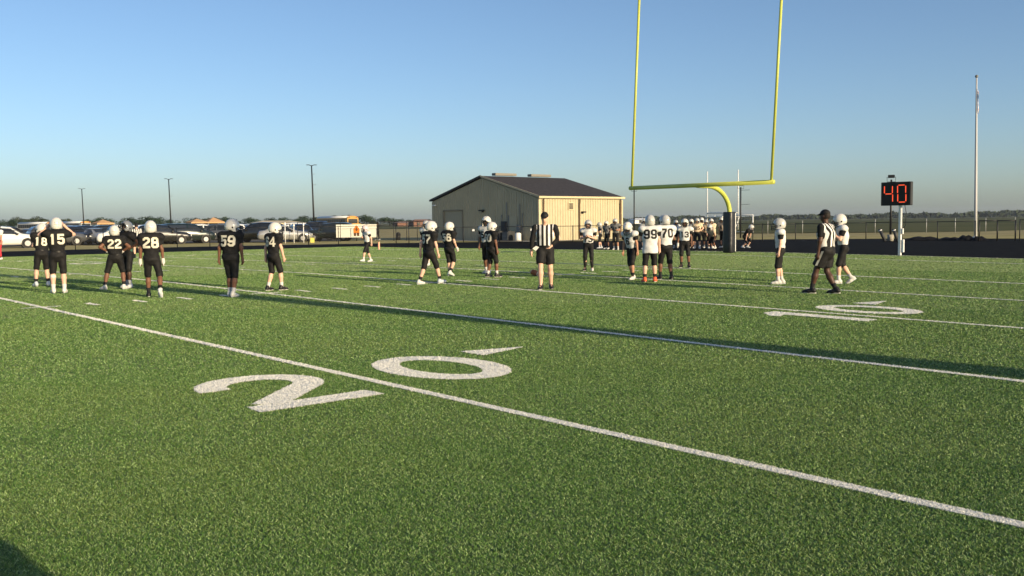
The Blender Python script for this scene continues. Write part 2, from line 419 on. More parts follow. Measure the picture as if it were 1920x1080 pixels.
# ------------------------------------------------------------------ play clock
SEG = {'4': 'bcfg', '0': 'abcdef'}
def build_clock():
    P = Vector((12.97, -6.95, gz(-6.95)))
    g = empty('play_clock', P, 0, 'black play clock showing 40 in red on a white pole beside the track', 'play clock')
    MB().box((0, 0, 1.05), (.105, .105, 2.1)).build('pole', M_WHITEMETAL, g, bevel=.01)
    MB().box((.02, -.115, .38), (.09, .085, .50)).box((.0, -.10, .95), (.08, .06, .22)).build('control_box', M_WHITEMETAL, g, bevel=.008)
    MB().tube([(.0, -.17, 2.0), (.0, -.23, 1.7), (0, -.22, 1.2), (0, -.15, 1.08)], .012, 6).build('cable', M_BLACK, g)
    zc = 2.42
    box = MB().box((.0, .16, zc), (.22, 1.20, .92)).build('display_box', M_BLACK, g, bevel=.012)
    MB().box((.0, -.443, zc), (.18, .008, .86)).build('side_plate', M_DGREY, box)
    for dig, yc in (('4', .44), ('0', -.10)):
        w_, h_, t_ = .165, .33, .030
        segs = {'a': ((0, h_), 0), 'd': ((0, -h_), 0), 'g': ((0, 0), 0), 'f': ((w_, h_ / 2), 1), 'b': ((-w_, h_ / 2), 1), 'e': ((w_, -h_ / 2), 1), 'c': ((-w_, -h_ / 2), 1)}
        for k in SEG[dig]:
            (y, z), v = segs[k]
            sy, sz = (t_, h_ * .82) if v else (w_ * 2 * .74, t_)
            MB().box((-.117, yc + y + .04 * z, zc + z), (.012, sy, sz)).build('lit_segment', M_LED, box)
build_clock()

# ------------------------------------------------------------------ flag pole and small floodlight poles
M_ALU = mat('brushed_pole', (.50, .50, .50), .5)
def build_flag():
    P = Vector((44.08, 3.42, gz(3.42)))
    g = empty('flag_pole', P, 0, 'tall white tapered flag pole with a small limp flag near its top', 'flag pole')
    H = 10.85; lean = .085
    pts = [(0, lean * z / 6, z) for z in (0, 3, 6, 9, H)]
    MB().tube(pts, [.105, .095, .08, .062, .048], 12).build('shaft', M_ALU, g, True)
    MB().sphere((0, lean * H / 6, H + .10), .11).build('ball_finial', M_GREY, g, True)
    MB().tube([(0, 0, 0), (0, 0, .1)], [.25, .16], 14).build('base_collar', M_WHITEMETAL, g, True)
    V = []; n, m_ = 7, 12
    for j in range(m_ + 1):
        for i in range(n + 1):
            a = i / n; z = H - .75 - j / m_ * 1.5 - .25 * a
            V.append((-.04 * math.sin(7 * a + j * .5), lean * z / 6 - .09 - .08 * a * (.55 + .25 * math.sin(j * .8)), z + .05 * math.sin(a * 9 + j)))
    f = MB().add(V, [(j * (n + 1) + i, j * (n + 1) + i + 1, (j + 1) * (n + 1) + i + 1, (j + 1) * (n + 1) + i) for j in range(m_) for i in range(n)])
    m = mat('flag_cloth', (.70, .68, .68), .8)
    t = m.node_tree; tc = t.nodes.new('ShaderNodeTexCoord'); wv = t.nodes.new('ShaderNodeTexWave'); wv.bands_direction = 'Z'; wv.inputs['Scale'].default_value = 1.1
    rp = t.nodes.new('ShaderNodeValToRGB'); rp.color_ramp.interpolation = 'CONSTANT'; rp.color_ramp.elements[0].color = (.72, .70, .70, 1)
    rp.color_ramp.elements[1].position = .55; rp.color_ramp.elements[1].color = (.60, .42, .42, 1)
    t.links.new(tc.outputs['Object'], wv.inputs['Vector']); t.links.new(wv.outputs['Color'], rp.inputs['Fac']); t.links.new(rp.outputs['Color'], t.nodes['Principled BSDF'].inputs['Base Color'])
    f.build('flag', m, g, True)
build_flag()
def floodlight(u, d, H, label, arms=0):
    P = at(u, d); g = empty('floodlight_pole', P, bearing(u), label, 'light pole', 'short floodlight poles round the track')
    MB().tube([(0, 0, 0), (0, 0, H - .28)], [.07, .055], 8).build('pole', M_BLACKMETAL, g, True)
    MB().box((0, 0, H - .08), (.22, .40, .19)).build('lamp_head', M_BLACKMETAL, g, bevel=.015)
    MB().tube([(0, .25, H - .10), (0, .25, H - .42), (0, -.25, H - .42), (0, -.25, H - .10)], .018, 6).build('bracket', M_BLACKMETAL, g)
    for k in range(arms): MB().tube([(0, 0, H - .55 - k * 1.2), (0, -.75, H - .52 - k * 1.2)], .015, 6).build('side_arm', M_BLACKMETAL, g)
    return g
g_ = floodlight(1670, 65.5, 4.12, 'small black floodlight pole rising just behind the play clock')
floodlight(1190, 92, 4.75, 'small black floodlight pole to the right of the tan building')
floodlight(1389, 84, 4.55, 'small black floodlight pole seen behind the padded base of the goal post', 2)
P = at(1670, 65.0)
pl = empty('concrete_planter', P, 0, 'short pale concrete drum at the foot of the floodlight pole', 'planter')
MB().tube([(0, 0, 0), (0, 0, .40)], [.18, .19], 14).build('drum', M_CONC, pl, True)
for k, (du, tilt) in enumerate(((1655.5, -.45), (1679, -.35))):
    P = at(du, 64.5); tb = empty('drain_tube', P, bearing(du), ['leaning grey corrugated tube left of the concrete drum', 'leaning grey corrugated tube between the concrete drum and the clock pole'][k], 'tube', 'leaning tubes by the drum')
    L_ = .75
    MB().tube([(0, -.15, .0), (0, -.15 - tilt * L_, L_)], .10, 10).build('tube', M_DGREY, tb, True)
    MB().tube([(0, -.15 - tilt * L_ * .86, L_ * .86), (0, -.15 - tilt * L_ * .93, L_ * .93)], .108, 10).build('collar', M_WHITEMETAL, tb, True)
def lamp_post(u, d, H, label, arms=()):
    P = at(u, d); g = empty('street_lamp', P, bearing(u), label, 'street lamp', 'twin-armed lamp posts in the car park')
    MB().tube([(0, .08 * 0, 0), (0, .008 * H, H * .5), (0, .017 * H, H)], [.10, .085, .06], 8).build('pole', M_BLACKMETAL, g, True)
    yo = .017 * H
    for s_ in (-1, 1):
        MB().tube([(0, yo, H - .02), (0, yo + s_ * .12, H - .01), (0, yo + s_ * .2, H + .03)], .035, 6).build('arm', M_BLACKMETAL, g, True)
        MB().box((0, yo + s_ * .36, H + .05), (.24, .34, .06)).build('lamp_head', M_BLACKMETAL, g, bevel=.015)
    MB().tube([(0, 0, 0), (0, 0, .7)], .28, 12).build('footing', M_CONC, g, True)
    for z, ln in arms: MB().tube([(0, .02 * z, z), (0, .02 * z - ln, z + .03)], .018, 6).build('side_arm', M_GREY, g)
lamp_post(591.5, 102, 7.6, 'tall dark twin lamp post rising from the cars beside the yellow bus', ((6.7, .35), (5.6, .4)))
lamp_post(324, 133.7, 7.6, 'tall dark twin lamp post rising behind the dark green minivan', ((5.4, .45),))
lamp_post(161, 170, 7.6, 'farthest small twin lamp post beside the long white roofed bus')
# stadium light mast by the near stands, right of the frame: it casts the long band of shade over the turf
sm = empty('stadium_light_mast', (-11.75, -40.5, gz(-40)), 0, 'tall steel stadium light mast by the near stands', 'light mast')
MB().tube([(0, 0, 0), (0, 0, 24)], [.36, .24], 16).build('mast', M_GALV, sm, True)
for k in range(3):
    MB().box((0, .1, 22 + k * .9), (3.6, .12, .12)).build('crossarm', M_GALV, sm)
    for j in range(5): MB().tube([(-1.5 + j * .75, .12, 22.1 + k * .9), (-1.5 + j * .75, .42, 21.9 + k * .9)], [.14, .26], 12).build('lamp', M_GREY, sm, True)

# ------------------------------------------------------------------ tan metal building
def build_building():
    X0, X1, Y0, Y1 = 30.4, 40.35, 32.6, 47.2
    zb = -.16; E = 3.60; ym = (Y0 + Y1) / 2; HR = 5.52; sl_ = (HR - E) / (ym - Y0)
    b = empty('metal_building', ((X0 + X1) / 2, ym, zb), 0, 'tan metal field house with a dark shingle gable roof behind the track', 'building')
    ox, oy = (X0 + X1) / 2, ym
    def L(x, y): return x - ox, y - oy
    ex, ey = (X1 - X0) / 2, (Y1 - Y0) / 2
    def eave(y): return HR - sl_ * abs(y) - .10
    # gable wall facing the field: vertical panels with a raised rib at each joint
    n = 16; wd = 2 * ey / n
    for i in range(n):
        y0, y1 = -ey + i * wd, -ey + (i + 1) * wd
        m = MB()
        door = 10.0 < (y0 + y1) / 2 + ey < 12.7
        zl = 2.62 if door else 0
        m.add([(-ex, y0 + .004, zl), (-ex, y1 - .004, zl), (-ex, y1 - .004, eave(y1)), (-ex, y0 + .004, eave(y0)),
               (-ex + .1, y0 + .004, zl), (-ex + .1, y1 - .004, zl), (-ex + .1, y1 - .004, eave(y1)), (-ex + .1, y0 + .004, eave(y0))],
              [(0, 3, 2, 1), (4, 5, 6, 7), (0, 1, 5, 4), (3, 7, 6, 2), (0, 4, 7, 3), (1, 2, 6, 5)])
        for q in (.02, .34, .66):
            yy = y0 + q * wd; m.box((-ex - .016, yy + .03, (zl + eave(yy)) / 2 - .05), (.03, .045, eave(yy) - zl - .12))
        m.build('wall_panel', M_TAN, b)
    n = 11; wd = 2 * ex / n
    for s_ in (-1, 1):
        for i in range(n):
            x0 = -ex + i * wd
            m = MB().box((x0 + wd / 2, s_ * (ey - .05), E / 2 - .04), (wd - .008, .1, E - .1))
            for q in (.0, .33, .66): m.box((x0 + q * wd + .04, s_ * (ey + .014), E / 2 - .04), (.05, .028, E - .14))
            m.build('wall_panel', M_TAN, b)
    MB().add([(ex, -ey, 0), (ex, ey, 0), (ex, ey, E - .1), (ex, 0, HR - .1), (ex, -ey, E - .1)], [(0, 1, 2, 3, 4)]).build('rear_wall', M_TAN, b)
    # roof: two thick slabs with shingle courses, ridge cap, rake trim
    ov = .16
    roof = MB()
    def slab(s_):
        a = (s_ * (ey + ov), HR - sl_ * (ey + ov)); 
        for t0 in (0,):
            V = [(-ex - ov, a[0], a[1]), (ex + ov, a[0], a[1]), (ex + ov, 0, HR), (-ex - ov, 0, HR)]
            V += [(x, y, z + .10) for x, y, z in V]
            roof.add(V, [(0, 3, 2, 1), (4, 5, 6, 7), (0, 1, 5, 4), (1, 2, 6, 5), (2, 3, 7, 6), (3, 0, 4, 7)])
        for c in range(22):     # shingle courses, each edge a small real step
            f0 = c / 22; y_ = s_ * (ey + ov) * (1 - f0); z_ = HR - sl_ * abs(y_) + .108
            y2 = s_ * (ey + ov) * (1 - f0 - 1 / 22); z2 = HR - sl_ * abs(y2) + .104
            roof.add([(-ex - ov, y_, z_), (ex + ov, y_, z_), (ex + ov, y2, z2), (-ex - ov, y2, z2)], [(0, 1, 2, 3)])
    slab(-1); slab(1)
    ro = roof.build('roof', M_SHINGLE, b)
    for k, xc in enumerate((-2.35, 1.9)):
        v = MB().box((xc, 0, HR + .27), (2.5, .55, .22)).build('ridge_vent', M_VENT, ro, bevel=.03)
    MB().box((0, -ey - ov - .06, E - .06 - sl_ * ov + .09), (2 * ex + 2 * ov + .1, .13, .17)).build('gutter', M_CREAM, b, bevel=.02)
    for s_ in (-1, 1):
        yo = s_ * (ey + ov); m = MB()
        a = Vector((-ex - ov - .03, yo, HR - sl_ * (ey + ov) + .0)); c = Vector((-ex - ov - .03, 0, HR + .0))
        m.add([a, c, c + Vector((0, 0, .16)), a + Vector((0, 0, .16)), a + Vector((.05, 0, 0)), c + Vector((.05, 0, 0)), c + Vector((.05, 0, .16)), a + Vector((.05, 0, .16))],
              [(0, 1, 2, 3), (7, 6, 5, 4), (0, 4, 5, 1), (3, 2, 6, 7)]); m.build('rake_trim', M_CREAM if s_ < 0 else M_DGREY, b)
    for x in (-ex + .42, -ex + 4.6, ex - .25):
        MB().tube([(x, -ey - ov + .02, E - .16), (x, -ey - ov + .02, E - .42), (x - .0, -ey - .10, E - .62), (x, -ey - .10, .12), (x, -ey - .24, .03)], .055, 8).build('downspout', M_BROWN, b, True)
    MB().box((-ex - .03, -ey - .03, E / 2 - .1), (.16, .16, E - .2)).build('corner_trim', M_CREAM, b)
    MB().box((ex + .0, -ey - .03, E / 2 - .1), (.16, .16, E - .2)).build('corner_trim', M_CREAM, b)
    # louvre vent, wall lamps
    lv = MB().box((-1.35, -ey - .05, 2.86), (.62, .06, .62)).build('wall_vent', M_CREAM, b)
    for k in range(5): MB().box((-1.35, -ey - .09, 2.66 + k * .10), (.46, .05, .055), M=Matrix.Rotation(.5, 3, 'X')).build('louvre', M_DGREY, lv)
    MB().box((.05, -ey - .20, 2.36), (.34, .30, .12)).box((.05, -ey - .06, 2.32), (.16, .12, .20)).build('wall_lamp', M_BLACKMETAL, b, bevel=.015)
    MB().box((-ex - .20, -.15, 2.62), (.30, .5, .12)).box((-ex - .07, -.15, 2.55), (.12, .2, .2)).build('wall_lamp', M_BLACKMETAL, b, bevel=.015)
    MB().box((-ex - .14, ey - .55, 3.18), (.24, .34, .10)).build('wall_lamp', M_WHITEMETAL, b, bevel=.015)
    # roll-up door of slats, door frame
    dy = 11.405 - ey
    d_ = MB().box((-ex + .07, dy, 1.31), (.04, 2.74, 2.6)).build('roller_door', M_DOOR, b)
    for k in range(11): MB().box((-ex + .040, dy, .12 + k * .235), (.03, 2.70, .212)).build('door_slat', M_DOOR, d_)
    MB().box((-ex - .03, dy - 1.40, 1.34), (.10, .12, 2.68)).box((-ex - .03, dy + 1.40, 1.34), (.10, .12, 2.68)).box((-ex - .03, dy, 2.70), (.10, 2.92, .10)).build('door_frame', M_DOORF, b)
    # walk door and meter cabinets on the gable
    MB().box((-ex - .05, -4.15, 1.02), (.06, .95, 2.04)).build('walk_door', M_TAN, b, bevel=.01)
    MB().box((-ex - .16, -3.1, 1.15), (.26, .55, .9)).build('meter_cabinet', M_DGREY, b, bevel=.015)
    MB().box((-ex - .14, -4.95, 1.05), (.2, .4, .6)).build('meter_cabinet', M_GREY, b, bevel=.015)
    for y, z in ((-2.72, 2.2), (-3.38, 3.25), (-3.6, 2.15), (-5.05, 3.1), (-5.4, 2.3), (-.85, 2.2)):
        MB().tube([(-ex - .07, y, .1 if z > 2.6 or y < -2 else 1.5), (-ex - .07, y, z)], .03, 7).build('conduit', M_GREY, b, True)
    MB().box((-ex - .07, -3.0, 1.62), (.06, .75, .06)).build('conduit', M_DGREY, b)
    # apron
    ap = flat('concrete_apron', [(X0 - 2.3, Y0 - 2.2), (X1 + .6, Y0 - 2.2), (X1 + .6, Y1 + 1), (X0 - 2.3, Y1 + 1)], .02, M_CONC)
    tk = empty('white_tank', (X0 - .75, 34.35, zb), 0, 'small white tank standing by the gable wall of the tan building', 'tank')
    MB().tube([(0, 0, .05), (0, 0, .12), (0, 0, .62), (0, 0, .70)], [.22, .25, .25, .15], 16).build('drum', M_WHITEMETAL, tk, True)
    MB().tube([(0, 0, 0), (0, 0, .06)], .34, 16).build('base', M_CONC, tk)
    for k, (y, lab) in enumerate(((35.6, 'dark grey air conditioner unit left of the white tank by the gable wall'), (36.9, 'farther dark grey unit at the gable wall, left of the other one'))):
        ac = empty('air_conditioner', (X0 - .7, y, zb), 0, lab, 'air conditioner', 'units at the gable wall')
        MB().box((0, 0, .42), (.8, .8, .8)).build('casing', M_DGREY, ac, bevel=.03)
        for j in range(6): MB().box((-.41, 0, .16 + j * .105), (.02, .72, .05)).build('grille_slat', M_GREY, ac)
        MB().tube([(0, 0, .82), (0, 0, .86)], .3, 14).build('fan_guard', M_BLACKMETAL, ac)
    bn = empty('bench', (36.2, Y0 - .75, zb), 0, 'small white bench against the sunlit wall of the tan building', 'bench')
    MB().box((0, 0, .34), (1.3, .34, .06)).build('seat', M_WHITEMETAL, bn)
    for x in (-.5, .5): MB().box((x, 0, .16), (.06, .3, .31)).build('leg', M_WHITEMETAL, bn)
M_VENT = mat('weathered_vent', (.21, .195, .165), .6)
M_BROWN = mat('brown_pipe', (.10, .055, .03), .5)
M_DOOR = mat('door_tan', (.36, .325, .225), .5, var=.05)
M_DOORF = mat('door_frame_tan', (.24, .21, .145), .5)
build_building()

# ------------------------------------------------------------------ fences
M_MESH = bpy.data.materials.new('chain_link'); M_MESH.use_nodes = True
_t = M_MESH.node_tree; _b = _t.nodes['Principled BSDF']; _b.inputs['Base Color'].default_value = (.012, .013, .014, 1)
_tr = _t.nodes.new('ShaderNodeBsdfTransparent'); _mx = _t.nodes.new('ShaderNodeMixShader'); _mx.inputs[0].default_value = .09
_t.links.new(_tr.outputs[0], _mx.inputs[1]); _t.links.new(_b.outputs[0], _mx.inputs[2]); _t.links.new(_mx.outputs[0], _t.nodes['Material Output'].inputs[0])
def fence(name, pts, H, label, m=M_BLACKMETAL, mesh=M_MESH, r_=.022, midrail=False, thin=False):
    b = empty(name, pts[0], 0, label, 'fence'); o = Vector(pts[0])
    for p, q in zip(pts[:-1], pts[1:]):
        p, q = Vector(p) - o, Vector(q) - o; up = Vector((0, 0, H))
        MB().tube([p + up, q + up], .006 if thin else r_, 6).build('wire' if thin else 'top_rail', M_DGREY if thin else m, b, True)
        if midrail: MB().tube([p + up * .5, q + up * .5], r_ * .8, 6).build('mid_rail', m, b, True)
        if mesh: MB().add([p + Vector((0, 0, .05)), q + Vector((0, 0, .05)), q + up, p + up], [(0, 1, 2, 3)]).build('mesh_panel', mesh, b)
    for p in pts:
        p = Vector(p) - o; MB().tube([p, p + Vector((0, 0, H + .05))], r_ * 1.35, 7).build('post', m, b, True)
def fpt(u, d): p = at(u, d); return (p.x, p.y, gz(p.y) - .01)
us = [1412, 1430, 1492, 1558, 1624, 1691.5, 1758, 1829]
fence('chain_link_fence', [fpt(u, 67.8 - (u - 1430) * .006) for u in us], 1.17, 'low black chain link fence behind the track at the right, ending at the flag pole')
us = [1836, 1870, 1904]
fence('chain_link_gate', [fpt(u, 64.6) for u in us], 1.20, 'black gate panel in the fence just right of the flag pole', r_=.032)
fence('chain_link_fence', [fpt(u, 63.5) for u in (1912, 1975, 2040, 2110)], 1.25, 'short piece of black fence at the right edge beyond the gate')
fence('pasture_fence', [fpt(u, 104) for u in (1440, 1505, 1560, 1641, 1737, 1791, 1848, 1903, 1960, 2020)], 1.35, 'farther fence on pale posts standing in the dry field at the right', M_GALV, None, .024, thin=True)
us = [800, 843, 870, 898, 938, 980, 1012, 1075, 1140, 1186, 1235, 1300, 1360, 1412]
fence('chain_link_fence', [fpt(u, 75.5 - max(0, u - 900) * .012) for u in us], 1.24, 'black chain link fence running between the tan building and the track')
us = [-70, -5, 72, 143, 196, 268, 334, 395, 457, 518, 580, 636, 690, 744, 768, 800]
fence('chain_link_fence', [fpt(u, 74 + (us.index(u)) * .05) for u in us], 1.42, 'long black chain link fence between the track and the parked cars')
us = [560, 600, 640, 690, 740, 764, 784, 800]
fence('tall_fence', [fpt(u, 88) for u in us], 1.75, 'taller black fence behind the low one, left of the tan building')
for k, (u, lab) in enumerate(((889, 'small white notice on the fence in front of the roller door'), (998, 'small white notice on the fence beside the capped referee'))):
    P = Vector(fpt(u, 74.9 - max(0, u - 900) * .012)); P.z += 1.0
    s_ = empty('fence_notice', P, bearing(u) - PI, lab, 'sign', 'white notices on the fence')
    MB().box((0, 0, 0), (.015, .17, .15)).build('plate', M_WHITEMETAL, s_)
for k, (u, h_) in enumerate(((536.5, 1.75), (553, 1.6), (571, 1.7))):
    P = at(u, 84); q = empty('white_post', P, 0, ['white marker post right of the silver hatchback', 'middle one of three white marker posts behind the fence', 'white marker post left of the yellow box'][k], 'post', 'white marker posts behind the fence')
    MB().tube([(0, 0, 0), (0, 0, h_)], .04, 8).build('shaft', M_WHITEMETAL, q, True); MB().box((0, 0, h_ - .1), (.1, .1, .22)).build('cap', M_WHITEMETAL, q)

# ------------------------------------------------------------------ banner, bins, tarps, canopies, far goals
def banner():
    a, c = at(632, 90), at(708, 90); d_ = (c - a); L_ = Vector((d_.x, d_.y, 0)).length; ang = math.atan2(d_.y, d_.x)
    g = empty('banner_sign', (a + c) / 2 + Vector((0, 0, .30)), ang, 'wide white banner with an orange emblem in the middle on the fence line', 'banner')
    sh = MB().box((0, 0, .62), (L_, .04, 1.18)).build('sheet', M_SIGNW, g)
    e = MB()
    e.add([(-.27, -.026, .42), (.27, -.026, .42), (.29, -.026, .78), (.2, -.026, .9), (.12, -.026, 1.02), (.0, -.026, 1.16), (-.12, -.026, 1.02), (-.2, -.026, .9), (-.29, -.026, .78)], [tuple(range(9))])
    e.build('emblem', M_SIGNO, sh)
    MB().add([(-.25, -.030, .16), (-.04, -.030, .16), (-.02, -.030, .46), (-.25, -.030, .46)], [(0, 1, 2, 3)]).add([(.04, -.030, .16), (.25, -.030, .16), (.25, -.030, .46), (.02, -.030, .46)], [(0, 1, 2, 3)]).build('emblem', M_SIGND, sh)
    MB().add([(-.05, -.031, .62), (.05, -.031, .62), (.04, -.031, .98), (-.04, -.031, .98)], [(0, 1, 2, 3)]).add([(-.16, -.031, .70), (.16, -.031, .70), (.14, -.031, .76), (-.14, -.031, .76)], [(0, 1, 2, 3)]).build('emblem', M_SIGND, sh)
    for x in (-L_ / 2 + .03, 0, L_ / 2 - .03): MB().tube([(x, .06, -.32), (x, .06, 1.22)], .035, 7).build('post', M_BLACKMETAL, g, True)
banner()
P = at(587, 84.5); yb = empty('yellow_box', P, bearing(587), 'pale yellow plastic bin on the grass in front of the dark truck', 'bin')
MB().box((0, 0, .2), (.34, .36, .40)).build('bin_body', M_BIN, yb, bevel=.02); MB().box((0, 0, .415), (.37, .39, .04)).build('lid', M_BIN, yb, bevel=.01)
P = at(748, 92); tb = empty('trash_barrel', P, 0, 'black domed trash barrel behind the fence left of the building', 'trash barrel')
MB().tube([(0, 0, 0), (0, 0, .55)], [.20, .23], 14).build('barrel', M_BLACK, tb, True); MB().tube([(0, 0, .55), (0, 0, .66), (0, 0, .74)], [.235, .19, .06], 14).build('dome_lid', M_BLACK, tb, True)
def tarp(u, d, L_, h_, lab):
    P = at(u, d); V = []; n, m_ = 22, 8
    for j in range(m_ + 1):
        for i in range(n + 1):
            a, b_ = i / n * 2 - 1, j / m_ * 2 - 1
            e = max(0, 1 - a * a) ** .6 * max(0, 1 - b_ * b_) ** .6
            V.append((b_ * .45, a * L_ / 2, h_ * e * (.72 + .28 * math.sin(7 * a + 4 * b_ + L_) * math.cos(5 * a * b_ + 2)) + .0))
    o = MB().add(V, [(j * (n + 1) + i, j * (n + 1) + i + 1, (j + 1) * (n + 1) + i + 1, (j + 1) * (n + 1) + i) for j in range(m_) for i in range(n)]).build('folded_tarp', M_TARP, None, True)
    o.location = P; o.rotation_euler = (0, 0, bearing(u)); tag(o, lab, 'tarp', 'black tarps heaped along the track edge')
tarp(1730, 66.8, 2.3, .30, 'longest heap of black tarp, left of the others at the track edge')
tarp(1782, 66.4, 1.6, .24, 'low heap of black tarp in the middle of the row at the track edge')
tarp(1812, 65.6, 1.1, .40, 'tallest heap of black tarp just left of the flag pole foot')
tarp(1837, 65.4, .9, .32, 'small heap of black tarp just right of the flag pole foot')
def canopy(u, d, lab, peak=3.0):
    P = at(u, d); g = empty('canopy_tent', P, .35 + bearing(u), lab, 'canopy tent', 'orange canopy tents beyond the cars')
    a = 1.55; top = MB()
    top.add([(-a, -a, 2.15), (a, -a, 2.15), (a, a, 2.15), (-a, a, 2.15), (0, 0, peak), (-a, -a, 1.92), (a, -a, 1.92), (a, a, 1.92), (-a, a, 1.92)],
            [(0, 1, 4), (1, 2, 4), (2, 3, 4), (3, 0, 4), (0, 5, 6, 1), (1, 6, 7, 2), (2, 7, 8, 3), (3, 8, 5, 0)]); top.build('roof_cloth', M_ORANGE, g)
    for x in (-a, a):
        for y in (-a, a): MB().tube([(x, y, 0), (x, y, 2.1)], .025, 6).build('leg', M_GALV, g)
canopy(372, 182, 'orange canopy tent with a low top, left one of the pair beyond the cars', 2.75)
canopy(403, 186, 'orange canopy tent with a pointed top, right one of the pair beyond the cars', 3.0)
canopy(196, 190, 'orange canopy tent just right of the long white roofed bus', 2.8)
def far_goal():
    P = at(1355, 150); g = empty('practice_goal_post', P, 0, 'white H shaped goal post far off in the dry field', 'goal post')
    for s_ in (-1, 1): MB().tube([(0, s_ * 2.82, 0), (0, s_ * 2.82, 8.9)], .075, 8).build('upright', M_WHITEMETAL, g, True)
    MB().tube([(0, -2.82, 2.55), (0, 2.82, 2.55)], .09, 8).build('crossbar', M_WHITEMETAL, g, True); MB().tube([(0, -2.82, 1.95), (0, 2.82, 1.95)], .06, 8).build('crossbar', M_WHITEMETAL, g, True)
    for k in range(3): MB().tube([(0, -1.4 + 1.4 * k, 1.95), (0, -1.4 + 1.4 * k, 2.55)], .05, 6).build('brace', M_WHITEMETAL, g)
far_goal()
def soccer_goal():
    a, b_, c = at(1355, 118), at(1412, 113), at(1388, 117)
    g = empty('soccer_goal', a, 0, 'white soccer goal frame standing behind the goal post pad', 'soccer goal'); o = a
    z = Vector((0, 0, 2.05))
    for p in (a, b_): MB().tube([p - o, p - o + z], .065, 8).build('post', M_WHITEMETAL, g, True)
    MB().tube([a - o + z, b_ - o + z], .065, 8).build('crossbar', M_WHITEMETAL, g, True)
    bk = Vector((1.6, 1.3, 0))
    for p in (a, b_): MB().tube([p - o + z * .99, p - o + bk + Vector((0, 0, .1))], .035, 6).build('net_stay', M_WHITEMETAL, g, True)
    MB().tube([a - o + bk + Vector((0, 0, .1)), b_ - o + bk + Vector((0, 0, .1))], .04, 6).build('ground_bar', M_WHITEMETAL, g, True)
    MB().tube([c - o + z, c - o + Vector((-1.6, -.3, .1))], .035, 6).build('net_stay', M_WHITEMETAL, g, True)
soccer_goal()
def pylon(x, y, lab):
    o = MB().box((0, 0, .23), (.10, .10, .46)).build('end_zone_pylon', mat('pylon_pink', (.80, .40, .26), .6), None, bevel=.01)
    o.location = (x, y, gz(y)); tag(o, lab, 'pylon', 'pylons at the end zone corners')
pylon(9.35, 24.35, 'pale orange pylon at the far back corner of the end zone')
# far low buildings
def far_house(u, d, wd, dp, h_, rh, m, roofm, lab, rz=.3):
    P = at(u, d); g = empty('far_house', P, bearing(u) + rz, lab, 'house', 'low houses on the horizon')
    MB().box((0, 0, h_ / 2), (dp, wd, h_)).build('wall', m, g)
    e = wd / 2 + .4; MB().add([(-dp / 2 - .4, -e, h_), (dp / 2 + .4, -e, h_), (dp / 2 + .4, e, h_), (-dp / 2 - .4, e, h_), (0, -e + dp * .3, h_ + rh), (0, e - dp * .3, h_ + rh)], [(0, 1, 4), (1, 2, 5, 4), (2, 3, 5), (3, 0, 4, 5), (0, 3, 2, 1)]).build('roof', roofm, g)
    for k in range(max(2, int(wd / 4))): MB().box((-dp / 2 - .03, -wd / 2 + 2 + k * 4, h_ * .55), (.06, 1.2, 1.2)).build('window', M_GLASS, g)
far_house(765, 430, 11, 8, 1.5, .8, M_BRICK, mat('pink_roof', (.22, .15, .13), .9), 'low red brick house between the far trees and the tan building')
far_house(791, 380, 8, 7, 1.9, .9, M_BRICK, M_BRICK, 'low reddish house next to the left edge of the tan building')
far_house(1203, 420, 9, 8, 1.6, .8, M_WHITEMETAL, M_WHITEMETAL, 'low white house between the tan building and the goal post')
far_house(520, 280, 12, 8, 2.0, .6, M_CREAM, M_CREAM, 'low pale house behind the parked cars in the middle of the row')
# ------------------------------------------------------------------ trees
def crown_mesh(name, m, wd, ht, n, seed, leaf=.55, trunk=.16):
    r_ = np.random.default_rng(seed); lobes = []
    for k in range(9):
        a = r_.random() * 2 * PI; q = r_.random() ** .6 * .5
        lobes.append((wd * q * math.cos(a), wd * q * math.sin(a), ht * (trunk + .22 + .50 * r_.random() * (1 - q * .7)), wd * (.20 + .16 * r_.random()), ht * (.15 + .13 * r_.random())))
    V = np.empty((n, 4, 3)); k = r_.integers(0, len(lobes), n); Lb = np.array(lobes)[k]
    d = r_.normal(size=(n, 3)); d /= np.linalg.norm(d, axis=1)[:, None]; rad = (.55 + .5 * r_.random(n) ** .7)[:, None]
    c = np.stack([Lb[:, 0], Lb[:, 1], Lb[:, 2]], 1) + d * rad * np.stack([Lb[:, 3], Lb[:, 3], Lb[:, 4]], 1)
    c[:, 2] = np.maximum(c[:, 2], ht * trunk * .8)
    n1 = d + .7 * r_.normal(size=(n, 3)); n1 /= np.linalg.norm(n1, axis=1)[:, None]
    a = np.cross(n1, r_.normal(size=(n, 3))); a /= np.linalg.norm(a, axis=1)[:, None]; b = np.cross(n1, a)
    s = (leaf * (.5 + .8 * r_.random(n)))[:, None]
    V[:, 0] = c - a * s * .5; V[:, 1] = c + b * s * .35; V[:, 2] = c + a * s * .5; V[:, 3] = c - b * s * .35
    return np_mesh(name, V.reshape(-1, 3), np.arange(4 * n).reshape(n, 4), m, False), lobes
PROTO = []
for k in range(7):
    wd, ht = (7.5, 8.2, 6.2, 9.0, 7.0, 5.6, 8.6)[k], (7.2, 6.6, 7.0, 7.4, 6.2, 6.4, 7.8)[k]
    cm, lb = crown_mesh('crown', M_LEAF[k % 3], wd, ht, 1500, 40 + k)
    tk = MB().tube([(0, 0, 0), (.05, 0, ht * .25), (.1, .05, ht * .5)], [.26, .19, .10], 7)
    for (x, y, z, _, _) in lb[:5]: tk.tube([(.05, .02, ht * .24), (x * .5, y * .5, z * .75), (x, y, z)], [.11, .07, .03], 5)
    PROTO.append((cm, tk.mesh('trunk', M_BARK, True), wd, ht))
